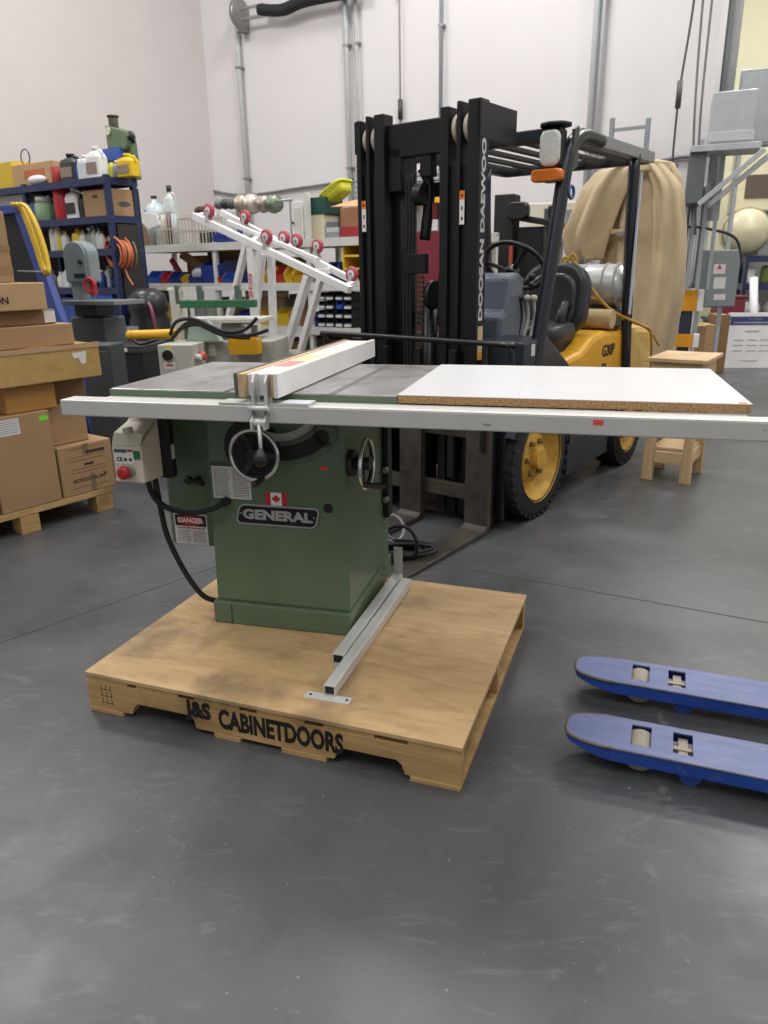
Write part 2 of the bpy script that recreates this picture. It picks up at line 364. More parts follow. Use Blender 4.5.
sqleg('tube_stand', 'second aluminium tube leg, beside the saw, its foot plate standing up at the far end', (.764, .29), (.731, .985), .036, 'up')

# ------------------------------------------------------------------ the saw
T = PH+.865
saw = thing('table_saw', 'green cabinet table saw with long white front rail standing on the plywood pallet', 'table saw', SAW, .49, .4, PH)
cab = part(saw, 'cabinet', MB().hexa([(.238, .128, .225), (.742, .128, .225), (.742, .69, .225), (.238, .69, .225)], [(.248, .14, .94), (.740, .14, .94), (.740, .68, .94), (.248, .68, .94)]), GREEN, .012)
part(saw, 'plinth', MB().box(.228, .748, .115, .70, PH, .228), GREEN, .006)
part(saw, 'plinth_joint', MB().box(.299, .302, .1135, .116, PH+.004, .224), P('2f3d31'))
part(saw, 'motor_cover', MB().box(.035, .245, .20, .58, .40, .93), GREEN, .015)
lt = part(saw, 'cover_latch', MB().cyl((.172, .17, .66), (.172, .2, .66), .012, n=12), BLACK)
part(saw, 'latch_knob', MB().ball((.15, .165, .663), .016).bar((.15, .165, .663), (.2, .165, .655), .012, .012).ball((.2, .165, .655), .012), BLACK)
# table
part(saw, 'table_top', MB().box(.292, .9485, 0, .709, T-.032, T), IRON, .003)
part(saw, 'extension_wing', MB().box(0, .289, 0, .709, T-.032, T-.0005), IRON, .003)
part(saw, 'table_edge', MB().box(0, .949, -.0035, -.0005, T-.034, T-.004), GREEN, .0005, label='green painted front edge of the table')
part(saw, 'table_edge', MB().box(-.0035, -.0005, 0, .709, T-.034, T-.004), GREEN, .0005, label='green painted left edge of the wing')
part(saw, 'miter_slot', MB().box(.40, .42, .0, .709, T, T+.0006), P('4a4846', .4)); part(saw, 'miter_slot', MB().box(.74, .76, .0, .709, T, T+.0006), P('63605d', .4))
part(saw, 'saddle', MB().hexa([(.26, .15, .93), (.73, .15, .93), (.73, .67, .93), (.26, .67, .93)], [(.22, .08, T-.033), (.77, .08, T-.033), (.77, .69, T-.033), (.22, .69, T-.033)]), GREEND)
wb = part(saw, 'extension_board', MB().box(.951, 1.896, 0, .709, T-.021, T+.0015), CHIP, label='particle board extension with a white laminate top')
part(wb, 'laminate', MB().box(.950, 1.897, -.001, .710, T+.0015, T+.0035), LAM, .0004)
part(wb, 'seam', MB().bar((1.294, -.001, T+.0038), (1.294, .709, T+.0038), .0015, .0006), P('cfcfcd'))
b = MB()
part(wb, 'red_sticker', MB().box(1.865, 1.885, .005, .015, T+.0035, T+.0045), P('e05038'))
# rails
rail = part(saw, 'front_rail', MB().box(-.098, 2.10, -.125, -.052, .940, .989), WALU, .0035, label='long white square tube rail')
part(rail, 'end_mark', MB().box(-.099, -.0975, -.11, -.07, .948, .982), P('a9a8a4'))
part(rail, 'scale_tape', MB().box(.55, 2.08, -.124, -.098, .989, .9896), P('e3e2dc', .3))
b = MB()
for i in range(150): b.box(.56+i*.01, .5608+i*.01, -.118, -.112 if i % 5 else -.106, .9896, .9899)
part(rail, 'scale_ticks', b, P('77756f'))
part(rail, 'red_sticker', MB().box(1.50, 1.525, -.1262, -.1252, .968, .981), P('ee4a35'))
part(rail, 'scuff', MB().prism(rrect(.022, .006, .003, skew=.6), (1.227, -.1252, .958), XR, ZU, (0, -.0004, 0)), P('9d917b'))
part(saw, 'rail_angle', MB().box(.0, 1.885, -.048, -.003, .945, .984), WALU, .002)
part(saw, 'rear_rail', MB().box(.0, 1.9, .713, .753, .93, .985), WALU, .002)
# tilt scale and slot in the front
cc = SAW.y(276, 387, .13); F = .1265
def arc(r0, r1, a0, a1, y0, t): return MB().sector((cc.x, y0, cc.z), XR, ZU, r0, r1, math.radians(a0), math.radians(a1), (0, t, 0), 28)
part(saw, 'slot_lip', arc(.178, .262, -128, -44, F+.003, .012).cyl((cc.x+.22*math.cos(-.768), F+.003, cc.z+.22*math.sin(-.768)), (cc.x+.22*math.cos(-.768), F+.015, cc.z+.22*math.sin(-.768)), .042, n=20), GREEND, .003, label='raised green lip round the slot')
part(saw, 'arc_slot', arc(.193, .243, -126, -47, F+.001, .01).cyl((cc.x+.218*math.cos(-.82), F+.001, cc.z+.218*math.sin(-.82)), (cc.x+.218*math.cos(-.82), F+.011, cc.z+.218*math.sin(-.82)), .025, n=20), DPL, label='black curved slot')
sc_ = part(saw, 'tilt_scale', arc(.150, .176, -118, -40, F-.006, .006), P('a8a9a5', .4))
b = MB()
for i in range(38):
    a = math.radians(-116+2*i); d = V((math.cos(a), 0, math.sin(a))); r1 = .168 if i % 5 else .163
    b.bar(V((cc.x, F-.0065, cc.z))+d*r1, V((cc.x, F-.0065, cc.z))+d*.175, .0012, .0008)
part(sc_, 'scale_ticks', b, P('3b3b3b'))
part(saw, 'recess_plate', MB().cyl((.42, F-.002, .80), (.42, F+.012, .80), .1, n=28), DPL, label='black backing behind the handwheel')
def handwheel(c, ax, up, R, hd, lab):
    c, ax = V(c), V(ax); up = V(up); sd = ax.cross(up)
    rim = part(saw, 'handwheel', MB().torus(c, ax, R, .0065, 40, 10), CHROME, label=lab)
    for k in range(3):
        a = 2*PI*k/3+.5; d = up*math.cos(a)+sd*math.sin(a)
        part(rim, 'spoke', MB().bar(c-ax*.012, c+d*(R-.004), .02, .008, up=ax), BLACK, .002)
    part(rim, 'inner_ring', MB().torus(c-ax*.004, ax, R-.009, .006, 36, 6), BLACK)
    part(rim, 'hub', MB().cyl(c-ax*.055, c+ax*.012, .022, n=18), BLACK, .002)
    d = up*math.cos(hd)+sd*math.sin(hd); p = c+d*R
    part(rim, 'crank_handle', MB().lathe([(.006, 0), (.009, .01), (.011, .05), (.009, .075), (.004, .08)], p, ax, 14), P('2f2b29', .4))
hc = SAW.y(254, 455, .07)
handwheel((hc.x, .07, hc.z), (0, -1, 0), (0, 0, 1), .083, PI+.35, 'chrome rimmed handwheel on the front')
handwheel((.80, .185, .75), (1, 0, 0), (0, 0, 1), .083, 2.3, 'chrome rimmed handwheel on the right side')
part(saw, 'shaft_collar', MB().cyl((.742, .185, .75), (.76, .185, .75), .045, n=20), BLACK, .003)
# plates and labels on the front
FY = lambda z: .128+(z-.225)/(.94-.225)*.012
def onfront(nm, px, py, w, h, m, t=.0012, lab=None, r=0, skew=0, par=saw, yy=None):
    q = SAW.y(px, py, .132); z = q.z; y = (FY(z) if yy is None else yy)-.0005
    o = part(par, nm, MB().prism(rrect(w, h, r or .0005, 4 if r else 1, skew), (q.x, y-t, z), XR, ZU, (0, t, 0)), m, label=lab)
    return o, V((q.x, y-t, z))
o, c = onfront('nameplate', 277.5, 516, .295, .074, P('b7b8b6', .3, metal=.7), .004, 'silver framed black nameplate', .02, -.25)
y = c.y
part(o, 'plate_face', MB().prism(rrect(.283, .062, .016, 4, -.25), (c.x, y-.0008, c.z), XR, ZU, (0, .0008, 0)), P('0d0d0e', .3))
part(o, 'lettering', text_mb('GENERAL', .046, XR, ZU, (c.x, y-.0014, c.z), bold=.0022, sx=1.28), P('b9b9b4', .3, metal=.5))
for s in (-1, 1): part(o, 'rivet', MB().ball((c.x+s*.133, y-.0012, c.z+.003), .004, 8, 6), STEEL)
o, c = onfront('flag_sticker', 276, 499.5, .078, .047, P('f0efef', .4), .0008, 'red and white maple leaf flag sticker')
for s in (-1, 1): part(o, 'red_bar', MB().box(c.x+s*.0295-.0095, c.x+s*.0295+.0095, c.y-.0006, c.y-.0001, c.z-.0235, c.z+.0235), P('c22430', .4))
half = [(0, .5), (.08, .33), (.17, .38), (.13, .12), (.25, .25), (.28, .18), (.42, .2), (.37, .06), (.43, .02), (.22, -.18), (.24, -.26), (.02, -.22), (.03, -.45)]
leaf = [(x*.036, z*.036) for x, z in half] + [(-x*.036, z*.036) for x, z in reversed(half[1:])]
part(o, 'maple_leaf', MB().prism(leaf, (c.x, c.y-.0006, c.z), XR, ZU, (0, .0005, 0)), P('c22430', .4))
def textlines(b, x0, x1, z1, n, dz, y, th=.0022, rnd=random.Random(3)):
    for i in range(n):
        x = x0
        while x < x1-.006:
            w = min(rnd.uniform(.006, .02), x1-x); b.box(x, x+w, y-.0004, y, z1-i*dz-th, z1-i*dz); x += w+.0025
INK = P('6d6e6c', .6)
o, c = onfront('instruction_label', 231, 481, .142, .128, P('d3d4d0', .5), .0008, 'white instruction label in two columns of small print')
b = MB(); textlines(b, c.x-.064, c.x-.006, c.z+.042, 17, .006, c.y); textlines(b, c.x+.006, c.x+.064, c.z+.042, 17, .006, c.y)
part(o, 'small_print', b, INK); part(o, 'label_header', MB().box(c.x-.071, c.x+.071, c.y-.0004, c.y-.0001, c.z+.05, c.z+.064), P('3b4a3e'))
q = SAW.y(191.5, 529, .20)
o = part(saw, 'danger_label', MB().box(q.x-.066, q.x+.066, .1985, .1995, q.z-.058, q.z+.058), P('dfdedb', .5), label='white danger sign with black and red header')
part(o, 'header', MB().box(q.x-.062, q.x+.062, .1979, .1984, q.z+.012, q.z+.054), P('17171a'))
el = [(.054*math.cos(2*PI*i/24), .018*math.sin(2*PI*i/24)) for i in range(24)]
part(o, 'red_oval', MB().prism(el, (q.x, .1974, q.z+.033), XR, ZU, (0, .0004, 0)), P('c8322e', .4))
part(o, 'lettering', text_mb('DANGER', .026, XR, ZU, (q.x, .1970, q.z+.033), bold=.0007, sx=.95), P('f0eeee'))
b = MB(); textlines(b, q.x-.058, q.x+.058, q.z+.007, 1, .006, .1984, .005); part(o, 'red_line', b, P('b03a38'))
b = MB(); textlines(b, q.x-.058, q.x-.004, q.z-.004, 8, .0062, .1984); textlines(b, q.x+.006, q.x+.058, q.z-.004, 8, .0062, .1984); part(o, 'small_print', b, INK)
o, c = onfront('red_sticker', 323.5, 469, .024, .012, P('ef4b36'), .0008)
o, c = onfront('round_hole', 328, 508.5, .034, .034, DPL, .001, 'black round plug in the front', .0168)
# switch box, hung from the rail
sw = part(saw, 'switch_box', MB().hexa([(.0, -.035, .705), (.108, -.035, .705), (.112, .085, .70), (.0, .085, .70)], [(.0, -.035, .825), (.108, -.035, .825), (.112, .085, .90), (.0, .085, .90)]).hexa([(.0, -.035, .825), (.108, -.035, .825), (.108, -.01, .86), (.0, -.01, .86)], [(.004, -.02, .868), (.104, -.02, .868), (.108, .085, .895), (.004, .085, .895)]), CREAM, .004, label='cream plastic switch box')
part(sw, 'mount_plate', MB().box(-.01, .135, .088, .12, .69, .935), DPL, .002)
part(sw, 'mount_plate', MB().box(.112, .150, .07, .10, .70, .925), DPL, .002)
part(sw, 'plate_label', MB().box(.1505, .1512, .074, .094, .76, .81), P('c9c9c6'))
part(sw, 'button_collar', MB().cyl((.058, -.036, .742), (.058, -.046, .742), .02, n=20), P('8d8a82'))
part(sw, 'stop_button', MB().lathe([(.012, 0), (.018, .006), (.023, .012), (.022, .022), (.012, .028)], (.050, -.044, .744), (0, -1, 0), 20), P('b8252e', .3), label='red mushroom stop button')
part(sw, 'start_button', MB().box(.079, .103, -.0375, -.0352, .785, .813), P('2a6a45', .4), .001, label='green start button')
lb = part(sw, 'rating_label', MB().box(.01, .078, -.0368, -.0352, .768, .818), P('dddcd8', .5))
part(lb, 'header', MB().box(.01, .055, -.0376, -.0369, .806, .817), P('42585a')); part(lb, 'header', MB().box(.058, .077, -.0376, -.0369, .810, .817), P('7a3234'))
part(lb, 'lettering', text_mb('CE', .018, XR, ZU, (.026, -.0374, .783), bold=.0004), P('2a2a2a')); b = MB()
b.cyl((.048, -.0376, .783), (.048, -.0369, .783), .006, n=10); b.cyl((.066, -.0376, .783), (.066, -.0369, .783), .006, n=10); part(lb, 'symbols', b, P('4d4d4d'))
part(sw, 'top_clip', MB().box(.045, .065, -.03, .0, .868, .885), CREAM, .002)
# cables
pt = lambda px, py, y: tuple(SAW.y(px, py, y))
part(saw, 'power_cable', MB().tube([(.075, .03, .71), pt(153, 495, .06), pt(166, 507, .08), pt(190, 513, .10), pt(212, 509, .10), pt(225, 502, .122), pt(229, 500, .14)], .010, n=10), RUBBER, label='black cable from the switch box into the cabinet front')
part(saw, 'cable_collar', MB().cyl((pt(225, 502, .122)[0], .115, pt(225, 502, .122)[2]), (pt(225, 502, .122)[0], .135, pt(225, 502, .122)[2]), .016, n=14), BLACK)
part(saw, 'power_cable', MB().tube([(.098, .04, .71), pt(160, 505, .10), pt(167, 535, .12), pt(181, 565, .14), pt(196, 588, .15), pt(207, 598, .17), pt(220, 601, .20)], .010, n=10), RUBBER, label='black cable hanging from the switch box to the plinth')
b = MB().box(.744, .766, .60, .66, .42, .92); part(saw, 'rear_bracket', b, DPL, .004)
for z in (.50, .62, .80): part(saw, 'bolt', MB().cyl((.758, .596, z), (.758, .58, z), .012, n=8), STEEL)

# rip fence
fn = thing('rip_fence', 'white rip fence with wooden cores clamped across the cast iron table', 'saw fence', SAW, .56, .4, T)
part(fn, 'fence_tube', MB().box(.522, .605, -.09, .93, T+.004, T+.068), WHITE, .003)
part(fn, 'fence_core', MB().box(.605, .6155, -.115, .935, T+.004, T+.07), PINE); part(fn, 'fence_core', MB().box(.503, .522, -.115, .935, T+.004, T+.07), PINE)
part(fn, 'fence_face', MB().box(.616, .629, -.12, .94, T+.003, T+.073), WHITE, .002, label='white fence face')
part(fn, 'fence_face', MB().box(.494, .5025, -.12, .94, T+.003, T+.073), P('5e6062', .4), .001, label='grey edged left fence face')
b = MB()
for y0, m_ in ((.08, P('c98e86')), (.25, P('d6cc92')), (.42, P('cfd0cc'))):
    part(fn, 'top_sticker', MB().box(.535, .59, y0, y0+.14, T+.068, T+.069), m_)
for x in (.553, .592):
    part(fn, 'clamp_bracket', MB().prism([(-.115, .972), (-.14, .965), (-.16, .95), (-.16, .925), (-.128, .925), (-.125, .99), (-.092, .992), (-.092, T+.07), (-.118, T+.072), (-.135, T+.05), (-.14, .99)], (x, 0, 0), (0, 1, 0), ZU, (.007, 0, 0)), P('cacac8', .35, metal=.3), .001)
part(fn, 'cross_bar', MB().box(.44, .72, -.122, -.055, .990, .996), WALU, .001); part(fn, 'pivot', MB().cyl((.545, -.142, .985), (.607, -.142, .985), .008, n=12).cyl((.553, -.145, .945), (.599, -.145, .945), .012, n=14), ALU)
part(fn, 'scale_window', MB().box(.635, .72, -.12, -.06, .9965, .999), P('d8dde0', .2), .001)
lv = part(fn, 'lever', MB().cyl((.577, -.15, .945), (.59, -.178, .865), .0055, n=10), WALU)
part(lv, 'knob', MB().lathe([(.010, 0), (.012, .006), (.018, .016), (.021, .028), (.018, .042), (.008, .05)], (.589, -.176, .874), V((.004, -.03, -.08)), 16), BLACK)

# cable coil on the floor
def coil(name, lab, cat, fr, c, loops, r, m, seed=1, z0=.0, grp=None):
    rnd = random.Random(seed); pts = []
    for k, (R, ox, oy, z, tilt, sq) in enumerate(loops):
        for i in range(10):
            a = 2*PI*i/10; pts.append((ox+R*math.cos(a)+rnd.uniform(-.004, .004), oy+R*sq*math.sin(a)+rnd.uniform(-.004, .004), z0+r+z+tilt*(1+math.cos(a))*R*.5))
    return solo(name, MB().tube(pts, r, n=8, sub=4), m, lab, cat, x=c.x, y=c.y, group=grp)
c0 = G(402, 557)
rnd = random.Random(2); b = MB()
for k, (R, ox, oy, z, sq) in enumerate([(.17, 0, 0, 0, .62), (.13, .01, .02, .002, .7), (.16, -.03, .0, .018, .6), (.11, -.02, .01, .02, .8), (.15, .02, -.02, .036, .55), (.19, -.03, .02, .036, .5)]):
    b.tube([(ox+R*math.cos(2*PI*i/12)*(1+rnd.uniform(-.04, .04)), oy+R*sq*math.sin(2*PI*i/12)*(1+rnd.uniform(-.04, .04)), z+.009) for i in range(12)], .009, n=8, sub=4, closed=True)
la = [A(px, py, Y)-c0 for px, py, Y in ((386, 548, 3.36), (384, 534, 3.36), (396, 526, 3.34), (409, 529, 3.32), (417, 542, 3.30), (415, 554, 3.30))]
b.tube([(-.08, -.05, .055)]+la+[(.02, -.09, .05)], .009, n=8, sub=6)
solo('power_cord', b, RUBBER, 'black power cord coiled on the floor between the saw and the lift forks', 'cord', x=c0.x, y=c0.y)
c1 = G(388, 545)
solo('wire_coil', MB().torus((0, 0, .10), (.5, -.7, .5), .07, .006, 24, 6).torus((.015, .01, .10), (.6, -.6, .4), .065, .006, 24, 6), P('9a9b9c', .4), 'small loops of light grey wire lying over the black cord coil', 'wire', x=c1.x+.02, y=c1.y-.02)

# ------------------------------------------------------------------ pallet jack
pj = thing('pallet_jack', 'blue pallet jack with two worn forks reaching in from the right edge', 'pallet jack', JK)
def jfork(ox, oy):
    L_, W_ = 1.15, .16; zt = .085
    def hw(x): return W_/2 if x > .13 else (W_/2)*(.35+.65*math.sqrt(max(0, 1-(1-x/.13)**2)))
    xs = [0, .008, .02, .04, .07, .1, .13]
    H1, H2, hy = (.178, .232), (.29, .342), .055
    b = MB()
    poly = [(x, -hw(x)) for x in xs]+[(x, hw(x)) for x in reversed(xs)]
    b.prism([(ox+x, oy+y) for x, y in poly], (0, 0, zt-.005), XR, (0, 1, 0), (0, 0, .005))
    def seg(x0, x1, y0, y1): b.box(ox+x0, ox+x1, oy+y0, oy+y1, zt-.005, zt)
    seg(.13, H1[0], -W_/2, W_/2); seg(H1[1], H2[0], -W_/2, W_/2); seg(H2[1], L_, -W_/2, W_/2)
    for h in (H1, H2): seg(h[0], h[1], -W_/2, -hy+.01); seg(h[0], h[1], hy, W_/2)
    top = part(pj, 'fork', b, BLUETOP, 0, label='worn blue fork')
    # skirt
    b = MB()
    out = [(x, -hw(x)) for x in xs]+[(L_, -W_/2)]
    for s in (-1, 1):
        for (xa, ya), (xb, yb) in zip(out[:-1], out[1:]):
            za = zt-.02-.022*min(1, xa/.12); zb = zt-.02-.022*min(1, xb/.12); ya2, yb2 = -s*ya*-1, -s*yb*-1
            b.add([(ox+xa, oy+s*ya, zt-.001), (ox+xb, oy+s*yb, zt-.001), (ox+xb, oy+s*yb, zb), (ox+xa, oy+s*ya, za),
                   (ox+xa, oy+s*(ya+.006), zt-.001), (ox+xb, oy+s*(yb+.006), zt-.001), (ox+xb, oy+s*(yb+.006), zb), (ox+xa, oy+s*(ya+.006), za)],
                  [(0, 1, 2, 3), (7, 6, 5, 4), (3, 2, 6, 7), (0, 3, 7, 4), (1, 5, 6, 2), (0, 4, 5, 1)])
    b.prism([(ox+x, oy+y) for x, y in [(.0, -hw(0)), (.14, -hw(.14)+.004), (.14, hw(.14)-.004), (0, hw(0))]], (0, 0, zt-.022), XR, (0, 1, 0), (.02, 0, -.012))
    part(top, 'fork_skirt', b, BLUEP)
    part(top, 'edge_wear', MB().tube([(ox+x, oy-hw(x), zt-.002) for x in reversed(xs)]+[(ox+x, oy+hw(x), zt-.004) for x in xs], .0055, n=6, sub=1), P('6e655c', .5, metal=.3))
    part(top, 'edge_wear', MB().tube([(ox+.13, oy-W_/2, zt-.002), (ox+L_, oy-W_/2, zt-.002)], .003, n=6, sub=1), P('7b7d86', .5, metal=.3))
    part(top, 'load_roller', MB().cyl((ox+.205, oy-.042, .0425), (ox+.205, oy+.042, .0425), .0415, n=24), P('a59c8c', .6), .002)
    part(top, 'roller_bracket', MB().box(ox+.25, ox+.36, oy-.012, oy+.004, .02, .075).box(ox+.305, ox+.33, oy-.05, oy+.05, .04, .072), P('9c9285', .5, metal=.4))
    part(top, 'entry_roller', MB().cyl((ox+.34, oy-.06, .03), (ox+.34, oy-.045, .03), .03, n=16), P('3a53a0', .4))
    part(top, 'underside', MB().box(ox+.36, ox+L_, oy-W_/2+.012, oy+W_/2-.012, .06, .0795).box(ox+.13, ox+.155, oy-.07, oy+.07, .05, .078), DPL)
q = JK.loc(G(567, 726, .08)); q2 = JK.loc(G(577, 663, .08))
jfork(q2.x, q2.y-.01); jfork(q.x, q.y+.01)
part(pj, 'rear_frame', MB().box(q.x+1.13, q.x+1.3, q.y-.07, q2.y+.07, .035, .30), BLUEP, .01)
for s in (-.1, .1): part(pj, 'steer_wheel', MB().cyl((q.x+1.38, (q.y+q2.y)/2+s-.025, .09), (q.x+1.38, (q.y+q2.y)/2+s+.025, .09), .09, n=24), RUBBER)
part(pj, 'axle_block', MB().box(q.x+1.28, q.x+1.42, (q.y+q2.y)/2-.07, (q.y+q2.y)/2+.07, .07, .3), BLUEP)
part(pj, 'handle', MB().tube([(q.x+1.38, (q.y+q2.y)/2, .3), (q.x+1.5, (q.y+q2.y)/2, 1.15)], .017, n=10, sub=1).torus((q.x+1.52, (q.y+q2.y)/2, 1.24), (1, 0, .1), .09, .012), BLUEP)
# ------------------------------------------------------------------ forklift
fk = thing('forklift', 'black and yellow forklift with tall black mast parked behind the saw', 'forklift', FK, 0, .8, 0)
HR = [(-.42, -.39), (-.354, -.334), (-.30, -.236), (.108, .157), (.203, .226), (.266, .335)]
def rail_mesh(x0, x1, top, y1=.2):
    b = MB().box(x0, x1, 0, y1, .06, top)
    return b
for i, (x0, x1) in enumerate(HR): part(fk, 'mast_rail', rail_mesh(x0, x1, 2.095 if i in (0, 3) else 2.11, .085), MAST, .004)
for x0, x1 in ((-.389, -.355), (-.333, -.301), (.158, .202), (.227, .265)):
    part(fk, 'rail_web', MB().box(x0, x1, .02, .06, .06, 1.84), MAST, .002)
    part(fk, 'pulley', MB().cyl(((x0+x1)/2-.011, .075, 2.0), ((x0+x1)/2+.011, .075, 2.0), .068, n=24), P('b9ae9c', .5), .003, label='pale worn pulley at the mast top')
part(fk, 'mast_crossmember', MB().box(-.235, .12, .03, .09, 1.90, 2.06).box(-.235, -.15, .03, .14, 1.74, 1.95).box(-.04, .03, .04, .1, 1.80, 1.91), MAST, .006)
part(fk, 'mast_end_plate', MB().box(.315, .337, .0, .36, 1.94, 2.10), MAST, .003)
part(fk, 'mast_end_plate', MB().box(-.43, -.41, .0, .28, 1.935, 2.09), MAST, .003)
part(fk, 'rear_rail', MB().box(.10, .17, .09, .22, .06, 1.93), MAST, .004); part(fk, 'rear_rail', MB().box(-.27, -.20, .09, .25, .06, 1.93), MAST, .004)
for z in (.25, 1.05, 1.72): part(fk, 'mast_tie', MB().box(-.25, .2, .21, .25, z, z+.07), MAST, .003)
for (px, py, y) in ((364, 215, -.001), (462, 206, -.001)):
    q = FK.y(px, py, y); o = part(fk, 'warning_label', MB().box(q.x-.014, q.x+.014, y-.001, y, q.z-.085, q.z+.07), P('e4e3df'))
    part(o, 'label_top', MB().box(q.x-.0142, q.x+.0142, y-.0016, y-.0011, q.z+.03, q.z+.0705), P('e0762c'))
    part(o, 'symbol', MB().prism([(-.008, -.007), (.008, -.007), (0, .008)], (q.x, y-.0021, q.z+.05), XR, ZU, (0, .0004, 0)), DPL)
    part(o, 'symbol', MB().box(q.x-.004, q.x+.004, y-.0016, y-.0011, q.z-.02, q.z+.0).box(q.x-.005, q.x+.005, y-.0016, y-.0011, q.z-.065, q.z-.05), DPL)
part(fk, 'side_lettering', text_mb('DOOSAN DAEWOO', .05, ZU, (0, -1, 0), (.3358, .042, 1.52), bold=.002, sx=1.85), P('c8c8c6', .5))
part(fk, 'side_sticker', MB().box(.3352, .3362, .02, .07, .93, 1.07), P('cbb28a'))
part(fk, 'side_sticker', MB().box(.3352, .3366, .02, .07, .90, .94), P('d99a3a'))
# lift cylinder, chain, hoses
part(fk, 'lift_cylinder', MB().cyl((-.03, .12, .12), (-.03, .12, 1.2), .045, n=20), BLACK)
part(fk, 'chain_wheel', MB().cyl((.005, .08, 1.22), (.035, .08, 1.22), .075, n=28), BLACK, .004)
b = MB()
for i in range(44): b.box(-.04, .01, .0, .016, .25+i*.0245, .25+i*.0245+.018)
part(fk, 'lift_chain', b, P('4c4238', .5, metal=.6))
part(fk, 'hose_guide', MB().box(-.13, .0, .03, .07, 1.33, 1.43), MAST, .003)
for i in range(3):
    x = -.15+i*.022
    part(fk, 'hydraulic_hose', MB().tube([(x, .06, .5), (x, .05, 1.2), (x+.02, .05, 1.5), (x+.015, .06, 1.82)], .009, n=8), RUBBER)
part(fk, 'hydraulic_hose', MB().tube([(-.12, .30, 1.05), (-.06, .3, 1.35), (.02, .28, 1.65), (.05, .25, 1.9), (.09, .28, 1.93)], .02, n=10), MAST)
part(fk, 'tilt_bracket', MB().tube([(-.06, .12, 1.5), (-.03, .12, 1.75), (-.06, .1, 1.85)], .03, n=10), BLACK)
part(fk, 'hose_reel', MB().cyl((-.07, .06, 1.72), (-.02, .06, 1.72), .055, n=20), BLACK, .004)
part(fk, 'indicator', MB().box(.0, .03, .1, .14, 1.60, 1.68), P('8a3f33'))
# carriage and forks
for z0, z1 in ((.16, .24), (.50, .58)): part(fk, 'carriage_bar', MB().box(-.5, .44, -.05, -.012, z0, z1), RUSTY, .004)
for x in (-.22, .0, .22): part(fk, 'carriage_upright', MB().box(x-.02, x+.02, -.045, -.013, .27, .95), DPL, .002)
part(fk, 'carriage_plate', MB().box(-.36, .36, -.035, -.012, .54, .66), MAST, .003)
for x0, x1, l in ((-.085, .06, 'far'), (.345, .485, 'near')):
    part(fk, 'fork', MB().prism([(-.05, .62), (-.09, .62), (-.095, .045), (-.13, .03), (-1.12, .012), (-1.13, .004), (-.08, .004), (-.05, .05)], (x0, 0, 0), (0, 1, 0), ZU, (x1-x0, 0, 0)), RUSTY, .003, label='worn steel fork lying on the floor')
b = MB().tube([(-.60, -.10, .62), (-.60, -.10, .96), (-.585, -.10, 1.0), (-.54, -.10, 1.012), (.52, -.10, 1.0), (.575, -.10, .99), (.60, -.10, .95), (.60, -.10, .75)], .014, n=8, sub=3)
lb = part(fk, 'load_backrest', b, BLACK)
for x in (-.42, -.25, .45): part(lb, 'backrest_bar', MB().box(x-.012, x+.012, -.11, -.095, .45, 1.0), BLACK)
part(lb, 'backrest_bar', MB().box(-.5, .5, -.11, -.092, .60, .63), BLACK)
# wheels
def wheel(c, R, w, rimr, sd):
    c = V(c)
    prof = [(rimr, 0), (R*.9, 0), (R*.97, .012), (R, .04), (R, w-.04), (R*.97, w-.012), (R*.9, w), (rimr, w)]
    t = part(fk, 'tyre', MB().lathe(prof, c, (-sd, 0, 0), 44, False), RUBBER)
    b = MB()
    for k in range(36):
        a = 2*PI*k/36
        for x0, x1, o in ((-.002, w*.46, 0), (w*.54, w+.002, .09)):
            d = V((0, math.cos(a+o), math.sin(a+o))); p = c+d*(R+.001); tt = d.cross(V((1, 0, 0)))
            b.add([p+V((-sd*x0, 0, 0))-tt*.014, p+V((-sd*x1, 0, 0))-tt*.014, p+V((-sd*x1, 0, 0))+tt*.014, p+V((-sd*x0, 0, 0))+tt*.014]+[q_-d*.02 for q_ in (p+V((-sd*x0, 0, 0))-tt*.018, p+V((-sd*x1, 0, 0))-tt*.018, p+V((-sd*x1, 0, 0))+tt*.018, p+V((-sd*x0, 0, 0))+tt*.018)], [(0, 1, 2, 3), (7, 6, 5, 4), (0, 4, 5, 1), (1, 5, 6, 2), (2, 6, 7, 3), (3, 7, 4, 0)])
    part(t, 'tread', b, RUBBER)
    r = part(t, 'rim', MB().lathe([(rimr+.012, -.004), (rimr+.008, .008), (rimr-.012, .012), (rimr-.02, .075), (rimr*.62, .085), (rimr*.58, .05), (rimr*.2, .045), (0.005, .045)], c, (-sd, 0, 0), 40, False), YELR, label='yellow painted rim')
    part(t, 'hub', MB().cyl(c+V((-sd*.05, 0, 0)), c+V((sd*.004, 0, 0)), rimr*.26, n=20), YELR, .004)
    for k in range(6):
        a = 2*PI*k/6; p = c+V((0, math.cos(a), math.sin(a)))*(rimr*.42)
        part(t, 'wheel_nut', MB().cyl(p+V((-sd*.05, 0, 0)), p+V((-sd*.02, 0, 0)), .016, n=6), P('7a6534', .5))
part(fk, 'mast_foot', MB().box(.336, .475, -.02, .02, .04, .82).box(.475, .525, .0, .03, .06, .80).box(.42, .475, .02, .05, .2, .7), MAST, .01)
wheel((.575, .345, .342), .342, .17, .235, 1); wheel((-.575, .345, .342), .342, .17, .235, -1)
wheel((.555, 1.78, .27), .27, .16, .165, 1); wheel((-.555, 1.78, .27), .27, .16, .165, -1)
part(fk, 'drive_axle', MB().cyl((-.41, .345, .34), (.41, .345, .34), .1, n=16), DPL)
part(fk, 'steer_axle', MB().box(-.42, .42, 1.72, 1.84, .2, .34), DPL)
